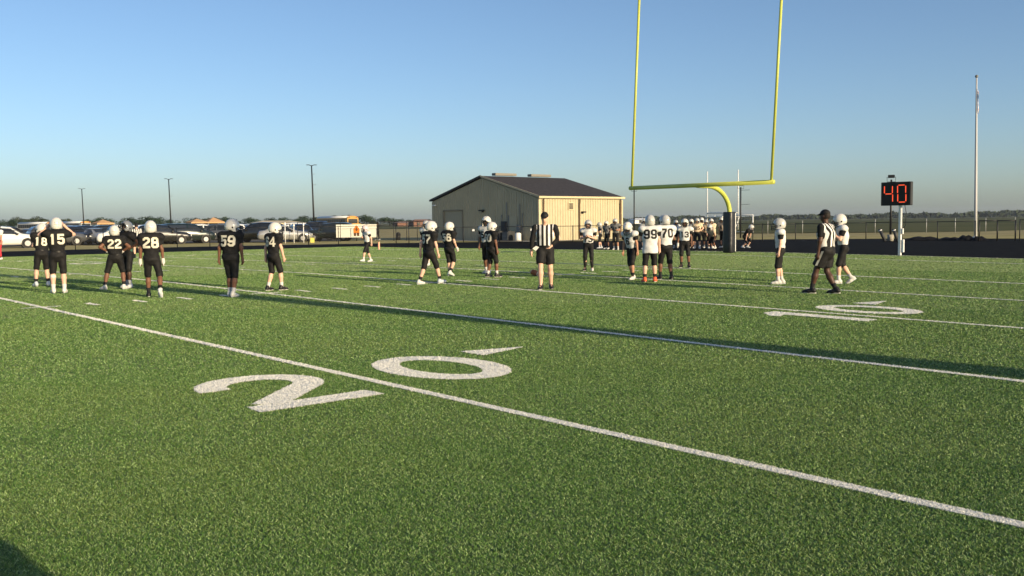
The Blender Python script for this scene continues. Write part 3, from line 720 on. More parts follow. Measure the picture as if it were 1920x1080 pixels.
def tree(u, top, d, k, lab):
    P = at(u, d); P.z = -.16; cm, tm, wd, ht = PROTO[k % 7]
    hor = 415 - (u - 960) * .01136; H = (hor - top) * d / F_PX + 1.64; s = H / ht * 1.06
    g = empty('tree', P, (k * 2.4) % 6.28, lab, 'tree', 'trees along the left horizon'); g.scale = (s * 1.45, s * 1.45, s)
    link('crown', cm, g); link('trunk', tm, g)
TREES = [(-30, 411), (6, 416), (24, 412), (44, 410), (62, 411), (82, 409), (128, 411), (168, 413), (203, 410), (246, 408), (262, 413), (280, 406), (300, 408), (318, 411), (342, 418), (366, 408), (388, 412), (404, 408), (424, 408),
         (446, 414), (470, 409), (488, 413), (510, 408), (534, 408), (556, 410), (572, 405), (590, 406), (634, 405), (654, 403), (683, 404), (701, 411), (716, 409), (733, 408), (752, 410), (768, 412), (787, 413), (805, 411)]
KIND = ['broad dark crowned', 'low spreading', 'narrow mid green', 'wide rounded', 'small olive', 'slim dark', 'tall full crowned']
NEAR = [(-100, 'beyond the left edge of the car park'), (55, 'above the white car at the left edge'), (95, 'above the left part of the white roofed bus'), (150, 'above the right part of the white roofed bus'), (215, 'above the player numbered 22'),
        (255, 'just right of the player in the dark helmet'), (330, 'behind the player numbered 28'), (380, 'above the left orange canopy tent'), (415, 'above the right orange canopy tent'), (480, 'between the players numbered 59 and 64'),
        (545, 'just right of the player numbered 64'), (600, 'around the nearest lamp post'), (665, 'above the yellow bus'), (705, 'right of the yellow bus above the banner'), (745, 'above the red brick house'), (900, 'at the left edge of the tan building')]
SEEN = {}
for i, (u, top) in enumerate(TREES):
    key = (KIND[(i * 3 + (i // 5)) % 7], next(t_ for u_, t_ in NEAR if u <= u_)); SEEN.setdefault(key, []).append(i)
for i, (u, top) in enumerate(TREES):
    k = (i * 3 + (i // 5)) % 7
    nm = next(t_ for u_, t_ in NEAR if u <= u_ )
    tw = SEEN[(KIND[k], nm)]; ex_ = '' if len(tw) == 1 else (', left of its twin' if tw[0] == i else ', right of its twin')
    tree(u, top, 520 + 90 * math.sin(i * 2.1), k, KIND[k] + ' tree ' + nm + ex_)
def far_wood():
    n = 26000; r_ = np.random.default_rng(3)
    u = 770 + 1500 * r_.random(n) ; d = 1150 + 550 * r_.random(n)
    a = YAW - np.arctan((u - 960) / F_PX)
    env = 6.3 + 1.5 * np.sin(u * .031) + 1.2 * np.sin(u * .083 + 1) + .9 * np.sin(u * .21 + 2) + 2.2 * np.clip((u - 1560) / 300, 0, 1) - 1.5 * np.clip((1250 - u) / 400, 0, 1)
    z = env * .66 * r_.random(n) ** .55
    c = np.stack([CAM.x + d * np.cos(a), CAM.y + d * np.sin(a), z], 1)
    q = r_.normal(size=(n, 3)); q /= np.linalg.norm(q, axis=1)[:, None]
    s = np.cross(q, r_.normal(size=(n, 3))); s /= np.linalg.norm(s, axis=1)[:, None]; t_ = np.cross(q, s); k = (1.1 + 1.6 * r_.random(n))[:, None]
    V = np.stack([c - s * k, c + t_ * k * .7, c + s * k, c - t_ * k * .7], 1)
    tag(link('far_wood', np_mesh('far_wood', V.reshape(-1, 3), np.arange(4 * n).reshape(n, 4), M_FARLEAF, False)), kind='stuff')
far_wood()
# ------------------------------------------------------------------ people: signed-distance bodies turned into one continuous mesh each
class SDF:
    def __init__(s, lo, hi, h):
        s.lo = np.array(lo, float); s.h = h
        s.n = np.ceil((np.array(hi, float) - s.lo) / h).astype(int) + 1
        s.D = np.full(s.n, 9.0, np.float32); s.ax = [s.lo[i] + h * np.arange(s.n[i]) for i in range(3)]
    def blk(s, lo, hi):
        i0 = np.clip(np.floor((np.array(lo) - s.lo) / s.h).astype(int), 0, s.n - 1); i1 = np.clip(np.ceil((np.array(hi) - s.lo) / s.h).astype(int) + 1, 1, s.n)
        sl_ = tuple(slice(a, b) for a, b in zip(i0, i1))
        return sl_, s.ax[0][sl_[0]][:, None, None], s.ax[1][sl_[1]][None, :, None], s.ax[2][sl_[2]][None, None, :]
    def put(s, sl_, d, k):
        o = s.D[sl_]
        if k <= 0: s.D[sl_] = np.minimum(o, d); return
        hh = np.maximum(k - np.abs(o - d), 0) / k; s.D[sl_] = np.minimum(o, d) - hh * hh * k * .25
    def cone(s, a, b, ra, rb, k=.03, lat=None, st=1., cut0=False, cut1=False, sub=False):
        a, b = np.array(a, float), np.array(b, float); r = max(ra, rb) * max(1, st) + k + 2 * s.h
        sl_, x, y, z = s.blk(np.minimum(a, b) - r, np.maximum(a, b) + r)
        ab = b - a; L2 = ab @ ab + 1e-9
        px, py, pz = x - a[0], y - a[1], z - a[2]
        t0 = (px * ab[0] + py * ab[1] + pz * ab[2]) / L2; t = np.clip(t0, 0, 1)
        qx, qy, qz = px - t * ab[0], py - t * ab[1], pz - t * ab[2]
        d2 = qx * qx + qy * qy + qz * qz
        if lat is not None:
            l = np.array(lat); c = qx * l[0] + qy * l[1] + qz * l[2]; d2 = d2 - c * c * (1 - 1 / st ** 2)
        d = np.sqrt(np.maximum(d2, 0)) - (ra + (rb - ra) * t)
        L = math.sqrt(L2)
        if cut0: d = np.maximum(d, -t0 * L)
        if cut1: d = np.maximum(d, (t0 - 1) * L)
        if sub: s.D[sl_] = np.maximum(s.D[sl_], -d)
        else: s.put(sl_, d, k)
    def ell(s, c, r, M=None, k=.02, sub=False):
        c, r = np.array(c, float), np.array(r, float); R_ = r.max() + k + 2 * s.h
        sl_, x, y, z = s.blk(c - R_, c + R_); p = [x - c[0], y - c[1], z - c[2]]
        if M is not None: p = [p[0] * M[0][i] + p[1] * M[1][i] + p[2] * M[2][i] for i in range(3)]
        k0 = np.sqrt((p[0] / r[0]) ** 2 + (p[1] / r[1]) ** 2 + (p[2] / r[2]) ** 2); k1 = np.sqrt((p[0] / r[0] ** 2) ** 2 + (p[1] / r[1] ** 2) ** 2 + (p[2] / r[2] ** 2) ** 2) + 1e-6
        d = k0 * (k0 - 1) / k1
        if sub: s.D[sl_] = np.maximum(s.D[sl_], -d)
        else: s.put(sl_, d, k)
    def plane(s, p, n):
        """keep only the side the normal points away from"""
        d = (s.ax[0][:, None, None] - p[0]) * n[0] + (s.ax[1][None, :, None] - p[1]) * n[1] + (s.ax[2][None, None, :] - p[2]) * n[2]
        s.D = np.maximum(s.D, d.astype(np.float32))
    def wrinkle(s, amp, f=26., ph=0.):
        x, y, z = s.ax[0][:, None, None], s.ax[1][None, :, None], s.ax[2][None, None, :]
        s.D = s.D + (amp * (np.sin(f * x + 3 * np.sin(9 * z + ph)) * np.sin(f * .8 * y + 2 * np.sin(11 * z)) + .8 * np.sin(f * 1.1 * z + 5 * x + 4 * np.sin(8 * y + ph)))).astype(np.float32)
    def mesh(s):
        D = s.D; S = D < 0
        c8 = np.zeros(np.array(D.shape) - 1, np.int8)
        off = [(i, j, k) for i in (0, 1) for j in (0, 1) for k in (0, 1)]
        n = D.shape
        for i, j, k in off: c8 += S[i:n[0] - 1 + i, j:n[1] - 1 + j, k:n[2] - 1 + k]
        I = np.argwhere((c8 > 0) & (c8 < 8)); idx = np.full(c8.shape, -1, np.int32); idx[tuple(I.T)] = np.arange(len(I))
        vals = {o: D[tuple((I + np.array(o)).T)] for o in off}
        acc = np.zeros((len(I), 3)); cnt = np.zeros(len(I))
        for o in off:
            for ax in range(3):
                if o[ax]: continue
                q = list(o); q[ax] = 1; q = tuple(q); a, b = vals[o], vals[q]; m = (a < 0) != (b < 0)
                t = np.where(m, a / np.where(m, a - b, 1), 0); p = np.zeros((len(I), 3)); p[:] = o; p[:, ax] = t
                acc[m] += p[m]; cnt[m] += 1
        V = s.lo + s.h * (I + acc / cnt[:, None]); F_ = []
        for ax in range(3):
            u, v = (ax + 1) % 3, (ax + 2) % 3
            a = [slice(None)] * 3; b = [slice(None)] * 3; a[ax] = slice(0, n[ax] - 1); b[ax] = slice(1, n[ax])
            for q in (a, b): q[u] = slice(1, n[u] - 1); q[v] = slice(1, n[v] - 1)
            m = S[tuple(a)] != S[tuple(b)]; E = np.argwhere(m)
            if not len(E): continue
            E[:, u] += 1; E[:, v] += 1
            inside = S[tuple(E.T)]
            def cell(du, dv):
                e = E.copy(); e[:, u] -= du; e[:, v] -= dv; return idx[tuple(e.T)]
            q = np.stack([cell(1, 1), cell(0, 1), cell(0, 0), cell(1, 0)], 1); q[~inside] = q[~inside][:, ::-1]; F_.append(q)
        return V, np.concatenate(F_)
def sdf_obj(s, name, m, parent=None):
    V, Fc = s.mesh(); return link(name, np_mesh(name, V, Fc, m), parent)

# varsity numerals as mitred strokes in a 0..1 by 0..1.6 box
def _oct(x0, y0, x1, y1, c): return [(x0 + c, y0), (x1 - c, y0), (x1, y0 + c), (x1, y1 - c), (x1 - c, y1), (x0 + c, y1), (x0, y1 - c), (x0, y0 + c)]
SW = .32; a_, b_ = SW / 2, 1 - SW / 2; T_ = 1.6 - SW / 2; H_ = .8
NUM = {'0': stroke(_oct(a_, a_, b_, T_, .16), SW, True), '8': stroke(_oct(a_, a_, b_, H_, .13), SW, True) + stroke(_oct(a_ + .02, H_, b_ - .02, T_, .13), SW, True),
       '1': stroke([(.5, 0), (.5, 1.6)], .32) + [((.2, 1.22), (.36, 1.22), (.36, 1.6), (.3, 1.52))], '7': stroke([(0, T_), (b_, T_), (b_, 1.2), (.45, .5), (.42, 0)], SW),
       '2': stroke([(a_, 1.1), (a_, T_ - .14), (a_ + .16, T_), (b_ - .16, T_), (b_, T_ - .16), (b_, .98), (a_, .4), (a_, a_), (1, a_)], SW),
       '3': stroke([(a_, 1.15), (a_, T_ - .13), (a_ + .15, T_), (b_ - .15, T_), (b_, T_ - .15), (b_, .95), (b_ - .14, H_), (.4, H_)], SW) + stroke([(.4, H_), (b_ - .14, H_), (b_, .65), (b_, a_ + .15), (b_ - .15, a_), (a_ + .15, a_), (a_, a_ + .13), (a_, .45)], SW),
       '5': stroke([(.95, T_), (a_, T_), (a_, .86), (b_ - .16, .92), (b_, .76), (b_, a_ + .16), (b_ - .16, a_), (a_ + .15, a_), (a_, a_ + .14), (a_, .45)], SW),
       '6': stroke([(b_, 1.15), (b_, T_ - .14), (b_ - .16, T_), (a_ + .16, T_), (a_, T_ - .16), (a_, a_ + .16), (a_ + .16, a_), (b_ - .16, a_), (b_, a_ + .16), (b_, .72), (b_ - .14, .88), (a_, .88)], SW),
       '4': stroke([(.72, 0), (.72, 1.6)], .27) + stroke([(.66, T_), (.12, .56), (.12, .44), (1, .44)], .23)}
NUM['9'] = [tuple((1 - x, 1.6 - y) for x, y in q) for q in NUM['6']]
def jersey_number(txt, bvh, org, T, front, hgt, m, parent, shift=0.):
    """lay the printed digits on the shirt surface"""
    sc = hgt / 1.6; wd = sc * 1.0; gap = wd * .16; tot = len(txt) * wd + (len(txt) - 1) * gap
    V = []; Fc = []; f, l, u = T[:, 0], T[:, 1], T[:, 2]; sg = 1 if front else -1
    for i, ch in enumerate(txt):
        x0 = -tot / 2 + i * (wd + gap) + shift
        for q in NUM[ch]:
            P = [np.array(p) * sc + np.array([x0, -hgt / 2]) for p in q]; k = 3; g = {}
            ok = True; W = []
            for a in range(k + 1):
                for b in range(k + 1):
                    s_, t_ = a / k, b / k; p = (P[0] * (1 - s_) + P[1] * s_) * (1 - t_) + (P[3] * (1 - s_) + P[2] * s_) * t_
                    o = org + f * sg * .6 + l * sg * p[0] + u * p[1]
                    h_ = bvh.ray_cast(Vector(o), Vector(-f * sg), 1.0)
                    if h_[0] is None: ok = False; break
                    W.append(tuple(h_[0] + h_[1] * (.006 if h_[1].dot(Vector(f * sg)) > 0 else -.006)))
                if not ok: break
            if not ok: continue
            n = len(V); V += W
            for a in range(k):
                for b in range(k):
                    c = n + a * (k + 1) + b; Fc.append((c, c + k + 1, c + k + 2, c + 1))
    if V: MB().add(V, Fc).build('jersey_number', m, parent, True)

SKIN = {'pale': mat('skin_pale', (.66, .40, .29), .55, var=.06, scale=9), 'tan': mat('skin_tan', (.46, .24, .15), .55, var=.06, scale=9), 'brown': mat('skin_brown', (.17, .080, .048), .5, var=.06, scale=9), 'deep': mat('skin_deep', (.075, .038, .026), .5, var=.06, scale=9)}
M_JBLACK = mat('jersey_black', (.0115, .0115, .0125), .8, scale=14, bump=.25, col2=(.018, .018, .019), spec=.15)
M_PBLACK = mat('pants_black', (.010, .010, .0105), .7, scale=12, bump=.2, col2=(.016, .0155, .016), spec=.2)
M_JWHITE = mat('jersey_white', (.60, .60, .59), .75, scale=14, bump=.3, col2=(.68, .67, .65))
M_PINNIE = mat('jersey_cream', (.66, .50, .34), .75, scale=14, bump=.2, col2=(.74, .60, .42))
M_NUMW = mat('number_cream', (.66, .62, .50), .7)
M_NUMB = mat('number_black', (.012, .012, .013), .7)
M_HWHITE = mat('helmet_white', (.62, .60, .55), .22, spec=.6, coat=.4)
M_HSILVER = mat('helmet_silver', (.46, .46, .44), .28, spec=.6, coat=.4)
M_HGREY = mat('helmet_grey', (.20, .21, .225), .25, spec=.6, coat=.4)
M_HPINK = mat('helmet_pale_pink', (.66, .50, .50), .25, spec=.6, coat=.4)
M_MASK = mat('mask_black', (.010, .010, .011), .4)
M_MASKW = mat('mask_grey', (.30, .30, .30), .4)
M_SHOEW = mat('shoe_white', (.60, .59, .55), .5); M_SHOEB = mat('shoe_black', (.012, .012, .013), .45); M_SHOEO = mat('shoe_orange', (.80, .13, .05), .5); M_SHOEG = mat('shoe_grey', (.48, .52, .56), .5)
M_SOCKW = mat('sock_white', (.58, .56, .53), .85); M_SOCKB = mat('sock_black', (.014, .014, .015), .85); M_SOCKG = mat('sock_grey', (.30, .31, .34), .85)
M_GLOVEW = mat('glove_white', (.60, .57, .53), .7); M_CAP = mat('cap_black', (.011, .011, .012), .7, scale=20, bump=.2); M_HAIR = mat('hair_dark', (.018, .013, .010), .7)
M_EYE = mat('eye_dark', (.02, .015, .012), .3); M_LIP = mat('lip', (.30, .12, .10), .6); M_BELT = mat('belt_black', (.01, .01, .01), .35)
M_RED = mat('red_cloth', (.50, .035, .045), .75, var=.1, scale=10); M_ORANGEB = mat('jersey_orange', (.62, .30, .10), .8); M_BLUEG = mat('vest_green', (.05, .12, .09), .8)
def stripe_mat():
    m = mat('referee_stripes', (.74, .73, .70), .75); t = m.node_tree; b = t.nodes['Principled BSDF']
    tc = t.nodes.new('ShaderNodeTexCoord'); sx = t.nodes.new('ShaderNodeSeparateXYZ'); t.links.new(tc.outputs['Object'], sx.inputs[0])
    at_ = t.nodes.new('ShaderNodeMath'); at_.operation = 'MULTIPLY'; at_.inputs[1].default_value = 1 / .098
    ad = t.nodes.new('ShaderNodeMath'); ad.operation = 'ADD'; ad.inputs[1].default_value = 50.25
    fr = t.nodes.new('ShaderNodeMath'); fr.operation = 'FRACT'; gt = t.nodes.new('ShaderNodeMath'); gt.operation = 'GREATER_THAN'; gt.inputs[1].default_value = .46
    # the cloth wraps round the body: stripes follow the arc length y + flank depth
    ab = t.nodes.new('ShaderNodeMath'); ab.operation = 'MULTIPLY_ADD'; ab.inputs[1].default_value = .0; 
    t.links.new(sx.outputs[0], ab.inputs[0]); t.links.new(sx.outputs[1], ab.inputs[2])
    t.links.new(ab.outputs[0], at_.inputs[0]); t.links.new(at_.outputs[0], ad.inputs[0]); t.links.new(ad.outputs[0], fr.inputs[0]); t.links.new(fr.outputs[0], gt.inputs[0])
    mx = t.nodes.new('ShaderNodeMix'); mx.data_type = 'RGBA'; mx.inputs[6].default_value = (.74, .73, .70, 1); mx.inputs[7].default_value = (.011, .011, .012, 1)
    t.links.new(gt.outputs[0], mx.inputs[0]); t.links.new(mx.outputs[2], b.inputs['Base Color']); return m
M_STRIPE = stripe_mat()

# helmet prototype (head centre at the origin, facing +X)
def helmet_proto(h):
    s = SDF((-.2, -.17, -.22), (.24, .17, .20), h)
    s.ell((-.008, 0, .012), (.158, .128, .150), k=0)
    s.ell((-.045, 0, -.045), (.110, .112, .098), k=.03); s.cone((.0, .060, -.055), (.065, .064, -.115), .064, .052, .03); s.cone((.0, -.060, -.055), (.065, -.064, -.115), .064, .052, .03)
    s.plane((0, 0, -.155), (.25, 0, -.97))
    s.ell((.0, 0, -.01), (.138, .108, .130), sub=True); s.cone((-.02, 0, -.05), (-.02, 0, -.4), .095, .10, sub=True)
    s.cone((.06, 0, -.055), (.30, 0, -.085), .088, .105, lat=(0, 1, 0), st=1.05, sub=True)
    V, Fc = s.mesh(); return V, Fc
HV, HF = helmet_proto(.011)
HM = {k: np_mesh('helmet', HV, HF, m) for k, m in (('white', M_HWHITE), ('silver', M_HSILVER), ('grey', M_HGREY), ('pink', M_HPINK))}
mk = MB()
for z, xr in ((-.045, .205), (-.085, .215), (-.125, .205)):
    mk.tube([(.055, .118, z + .01), (.12, .105, z), (.175, .065, z - .005), (xr, 0, z - .008), (.175, -.065, z - .005), (.12, -.105, z), (.055, -.118, z + .01)], .0075, 6)
for y in (-.045, .045): mk.tube([(.165, y, .035), (.195, y * .95, -.04), (.200, y * .9, -.128)], .0075, 6)
mk.tube([(.05, .12, -.035), (.13, .10, .0), (.15, .05, .045)], .006, 5); mk.tube([(.05, -.12, -.035), (.13, -.10, .0), (.15, -.05, .045)], .006, 5)
MASKM = {'black': mk.mesh('face_mask', M_MASK, True), 'grey': mk.mesh('face_mask', M_MASKW, True)}
eh = MB()
for s_ in (-1, 1): eh.tube([(-.018, s_ * .118, -.035), (-.018, s_ * .136, -.035)], [.021, .019], 10)
EARM = eh.mesh('ear_hole', M_MASK, True)
vt = MB()
for s_ in (-1, 1):
    for a in (18, 42): vt.tube([(.105 * math.sin(R(a)) * 1.1, s_ * .045, .012 + .153 * math.cos(R(a)) * .965), (.105 * math.sin(R(a)) * 1.1 + .03, s_ * .047, .012 + .153 * math.cos(R(a)) * .93)], .0075, 6)
    vt.tube([(-.155, s_ * .035, .045), (-.163, s_ * .033, .02)], .007, 6)
VENTM = vt.mesh('vent', M_MASKW, True)
st_ = MB()
for z_, y_ in ((-.012, .05), (-.052, .055)):
    V = []
    for k in range(9):
        yy = -y_ + 2 * y_ * k / 8; xx = -.008 - .160 * math.sqrt(max(0, 1 - (yy / .130) ** 2 - ((z_ - .012) / .152) ** 2)) - .0035
        V += [(xx, yy, z_), (xx, yy, z_ + .009)]
    st_.add(V, [(2 * k, 2 * k + 1, 2 * k + 3, 2 * k + 2) for k in range(8)])
STRM = st_.mesh('back_decal', mat('decal_tan', (.34, .24, .17), .5), True)

def rotm(ax, deg):
    c, s = math.cos(R(deg)), math.sin(R(deg))
    return np.array({'x': ((1, 0, 0), (0, c, -s), (0, s, c)), 'y': ((c, 0, s), (0, 1, 0), (-s, 0, c)), 'z': ((c, -s, 0), (s, c, 0), (0, 0, 1))}[ax])
ARM = {'hang': ((.04, .20, -1), (.16, .06, -1)), 'hang_back': ((-.16, .22, -1), (.10, .10, -1)), 'hang_fwd': ((.22, .18, -1), (.35, .02, -1)), 'hip': ((-.28, .72, -.75), (.42, -.72, -.50)),
       'face': ((.70, .66, -.05), (.12, -.66, .70)), 'cross': ((.20, .26, -1), (.62, -.80, .30)), 'bent': ((.12, .24, -1), (.95, -.18, .16)), 'swing': ((-.45, .22, -1), (.05, .08, -1)), 'fwd': ((.55, .15, -.85), (.9, -.1, -.35)),
       'knee': ((.55, .12, -.85), (.45, -.1, -.9)), 'up': ((.35, .35, .9), (.3, -.1, 1))}
def make_person(label, pos, rel, H, skin='tan', team='black', num=None, numside='back', head=(0, 0), lean=0, side=0, twist=0, crouch=0, feet=None, arms=('hang', 'hang'), build=1.0, shoes=M_SHOEW, socks=M_SOCKB, gloves=(0, 0), helmet='white', maskc='black',
                pants='knee', hem=.045, group=None, h=.02, brace=None, sleeve=None, cap=False, numh=.255, mats=None, extra=None, spd=1.0, tilt=0, numz=0., nsh=0.):
    az = math.atan2(pos[1] - CAM.y, pos[0] - CAM.x) + R(rel)
    K = H / (1.80 if not cap else 1.765); far = h > .025
    feet = feet or ((.02, .13, 0, 8, 0), (-.02, -.13, 0, -8, 0))
    ball = 'ref' in team
    # --- skeleton (forward +X, left +Y)
    pz = .935 - crouch; hipw = .092
    ank = []
    for (fx_, fy, lz, yaw, pit) in feet:
        c = np.array([fx_, fy, .085 + lz]); ank.append(c)
    for _ in range(30):
        if all(np.linalg.norm(np.array([0, s * hipw, pz]) - a) < .848 for s, a in zip((1, -1), ank)): break
        pz -= .008
    pel = np.array([0, 0, pz]); Tp = np.eye(3)
    T = rotm('z', twist) @ rotm('y', lean) @ rotm('x', side)
    up = T[:, 2]; chest = pel + up * .34; neck = pel + up * .525
    Hd = T @ rotm('z', head[0]) @ rotm('y', head[1]); hc = neck + up * .055 + Hd[:, 2] * .115 + Hd[:, 0] * .02
    hips = [pel + np.array([0, s * hipw, 0]) for s in (1, -1)]; knees = []
    for hp, an, ft in zip(hips, ank, feet):
        d = an - hp; L = np.linalg.norm(d); u = d / L; A = (.43 ** 2 - .42 ** 2 + L * L) / (2 * L); q = math.sqrt(max(0, .43 ** 2 - A * A))
        kd = np.array([math.cos(R(ft[3] * .6)), math.sin(R(ft[3] * .6)), .0]); kd = kd - u * (kd @ u); kd /= np.linalg.norm(kd); knees.append(hp + u * A + kd * q)
    sh = [neck - up * .055 + T[:, 1] * s * .178 * (build * .5 + .5) for s in (1, -1)]; elb = []; wri = []; hdir = []
    for s, p, a in zip((1, -1), sh, arms):
        (u_, v_) = ARM[a] if isinstance(a, str) else a
        u_ = T @ np.array([u_[0], s * u_[1], u_[2]]); v_ = T @ np.array([v_[0], s * v_[1], v_[2]]); u_ /= np.linalg.norm(u_); v_ /= np.linalg.norm(v_)
        e = p + u_ * .285; elb.append(e); wri.append(e + v_ * .245); hdir.append(v_)
    allp = np.array([pel, hc + np.array([0, 0, .18]), hc] + ank + knees + elb + wri + [w_ + d * .2 for w_, d in zip(wri, hdir)] + sh)
    lo, hi = allp.min(0) - .27, allp.max(0) + .27; lo[2] = -.03; hi[2] = allp[:, 2].max() + .05
    lat = T[:, 1]; Bd = build
    # --- body: one continuous skin surface
    s = SDF(lo, hi, h)
    s.cone(pel, chest, .095 * Bd, .105 * Bd, .05, lat, 1.3); s.cone(chest, neck - up * .07, .105 * Bd, .085, .05, lat, 1.35)
    s.cone(neck - up * .08, hc, .058, .055, .03)
    for i in (0, 1):
        s.cone(sh[i] - T[:, 1] * (1, -1)[i] * .04, elb[i], .052, .042 * Bd, .03); s.cone(elb[i], wri[i], .041 * (Bd * .5 + .5), .029, .02)
        w_, d = wri[i], hdir[i]; s.cone(w_, w_ + d * .075, .032, .036, .015)
        s.cone(hips[i], knees[i], .078 * Bd, .056, .03); k2 = knees[i] + (ank[i] - knees[i]) * .35
        s.cone(knees[i], k2, .053, .060 * (Bd * .5 + .5), .03); s.cone(k2, ank[i], .060 * (Bd * .5 + .5), .036, .02)
        ft = feet[i]; fd = rotm('z', ft[3]) @ rotm('y', ft[4]) @ np.array([1., 0, 0]); s.cone(ank[i] - np.array([0, 0, .02]), ank[i] + fd * .13 - np.array([0, 0, .035]), .036, .028, .03)
    s.ell(hc + Hd @ np.array([-.012, 0, .02]), (.098, .078, .105), Hd, .02); s.ell(hc + Hd @ np.array([.028, 0, -.055]), (.066, .060, .068), Hd, .03)
    s.cone(hc + Hd @ np.array([.088, 0, .002]), hc + Hd @ np.array([.107, 0, -.028]), .011, .016, .012)
    for q in (1, -1): s.ell(hc + Hd @ np.array([-.012, q * .080, -.012]), (.020, .013, .032), Hd, .008)
    V, Fc = s.mesh(); V = list(map(tuple, V)); Fc = list(map(tuple, Fc)); fm = MB()
    for i in (0, 1):          # five fingers per hand, rooted in the palm, of unequal length, gently curled
        w_, d = wri[i], hdir[i]; sd_ = (1, -1)[i]
        pn = T[:, 0] if abs(d @ T[:, 0]) < .8 else up; ac = np.cross(d, T[:, 1] * sd_); ac = pn - d * (pn @ d); ac /= np.linalg.norm(ac); cu = np.cross(d, ac) * sd_
        for j, (o_, L_) in enumerate(((.027, .070), (.009, .080), (-.009, .074), (-.026, .056))):
            b0 = w_ + d * .07 + ac * o_; b1 = b0 + d * L_ * .55 + cu * .008; b2 = b1 + d * L_ * .40 + cu * .028
            fm.tube([b0, b1, b2], [.0115, .0105, .008], 6)
        b0 = w_ + d * .025 + ac * .022; b1 = b0 + d * .035 + ac * .028; fm.tube([b0, b1, b1 + d * .034 + ac * .004 + cu * .01], [.014, .012, .009], 6)
    n0 = len(V); V += fm.v; Fq = Fc + [tuple(i + n0 for i in f) for f in fm.f]
    me = bpy.data.meshes.new('person'); me.from_pydata(V, [], Fq); me.materials.append(SKIN[skin]); me.polygons.foreach_set('use_smooth', [True] * len(me.polygons)); me.update()
    o = link('person', me); o.location = (pos[0], pos[1], gz(pos[1]) + .008); o.rotation_euler = (0, 0, az); o.scale = (K,) * 3
    tag(o, label, 'person', group)
    for q in (1, -1):
        MB().sphere(hc + Hd @ np.array([.084, q * .031, .012]), (.010, .013, .009), 6, 4).build('eye', M_EYE, o, True)
    MB().sphere(hc + Hd @ np.array([.088, 0, -.070]), (.010, .026, .007), 8, 4).build('mouth', M_LIP, o, True)
    # --- clothes
    mj, mp, mn = mats or {'black': (M_JBLACK, M_PBLACK, M_NUMW), 'white': (M_JWHITE, M_PBLACK, M_NUMB), 'ref': (M_STRIPE, M_PBLACK, None), 'cream': (M_PINNIE, M_PBLACK, M_NUMB)}[team]
    s = SDF(lo, hi, h); pads = not ball
    b0 = pel + up * hem
    if pads:
        s.cone(b0, chest - up * .03, (.122 if hem > -.1 else .150) * Bd, .138 * Bd, .05, lat, 1.34, cut0=True)
        s.cone(chest - up * .05, chest + up * .10, .140 * Bd, .135, .06, lat, 1.42)
        s.cone(sh[0] + up * .02, sh[1] + up * .02, .088, .088, .06, T[:, 0], 1.3)
        for i in (0, 1): s.ell(sh[i] + up * .012 + T[:, 1] * (1, -1)[i] * .035, (.105, .098, .088), T, .05)
    else:
        s.cone(b0, chest, .120 * Bd, .128 * Bd, .05, lat, 1.32, cut0=True); s.cone(chest, neck - up * .09, .128 * Bd, .100, .05, lat, 1.45)
        s.cone(sh[0], sh[1], .066, .066, .05)
        s.cone(neck - up * .06, neck - up * .005, .072, .064, .02, cut1=True)
    fr_ = .60 if pads else .72
    if sleeve is None:
        for i in (0, 1): s.cone(sh[i] + T[:, 1] * (1, -1)[i] * .02, sh[i] + (elb[i] - sh[i]) * fr_, .082, .074 if pads else .070, .035, cut1=True)
    if not far: s.wrinkle(.0048, 22., H * 10)
    jer = sdf_obj(s, 'jersey' if pads else 'striped_shirt', mj, o)
    if ball:
        MB().tube([neck - up * .075, neck - up * .035, neck + up * .004], [.088, .074, .068], 14, False).build('collar', M_JBLACK, jer, True)
    if sleeve is not None:
        for i in (0, 1):
            q = SDF(np.minimum(sh[i], wri[i]) - .13, np.maximum(sh[i], wri[i]) + .13, h); msl, ln_ = sleeve
            q.cone(sh[i] + T[:, 1] * (1, -1)[i] * .03, sh[i] + (elb[i] - sh[i]) * min(1, ln_), .088 if pads else .072, .074 if ln_ <= 1 and pads else .060, .03, cut1=ln_ <= 1)
            if ln_ > 1: q.cone(elb[i], elb[i] + (wri[i] - elb[i]) * (ln_ - 1), .058, .042, .02, cut1=True)
            sdf_obj(q, 'sleeve', msl, o)
    if num and mn:
        bvh = BVHTree.FromPolygons([v.co[:] for v in jer.data.vertices], [p.vertices[:] for p in jer.data.polygons])
        if 'back' in numside: jersey_number(num, bvh, chest + up * (.012 + numz), T, False, numh, mn, jer, nsh)
        if 'front' in numside: jersey_number(num, bvh, chest - up * (.055 - numz), T, True, numh * .86, mn, jer, nsh)
    s = SDF(lo, (hi[0], hi[1], pz + .2), h)
    s.cone(pel + up * (hem + .02), pel - np.array([0, 0, .02]), .108 * Bd, .112 * Bd, .04, T[:, 1], 1.32, cut0=True)
    s.cone(pel - np.array([.035, 0, .045]), pel - np.array([.02, 0, .09]), .105 * Bd, .09 * Bd, .05, (0, 1, 0), 1.35)
    for i in (0, 1):
        e = {'knee': .18, 'shorts': None, 'long': .86, 'high': -.02}[pants]
        if pants == 'shorts':
            b = hips[i] + (knees[i] - hips[i]) * .84; s.cone(hips[i], b, .096 * Bd, .094 * Bd, .02, cut1=True)
        else:
            s.cone(hips[i], knees[i], .100 * Bd, .077, .035)
            s.cone(knees[i], knees[i] + (ank[i] - knees[i]) * max(e, .02), .075, .070 if e < .5 else .052, .02, cut1=True)
    if not far: s.wrinkle(.0040, 28., H * 7)
    pt = sdf_obj(s, 'shorts' if pants == 'shorts' else 'pants', mp, o)
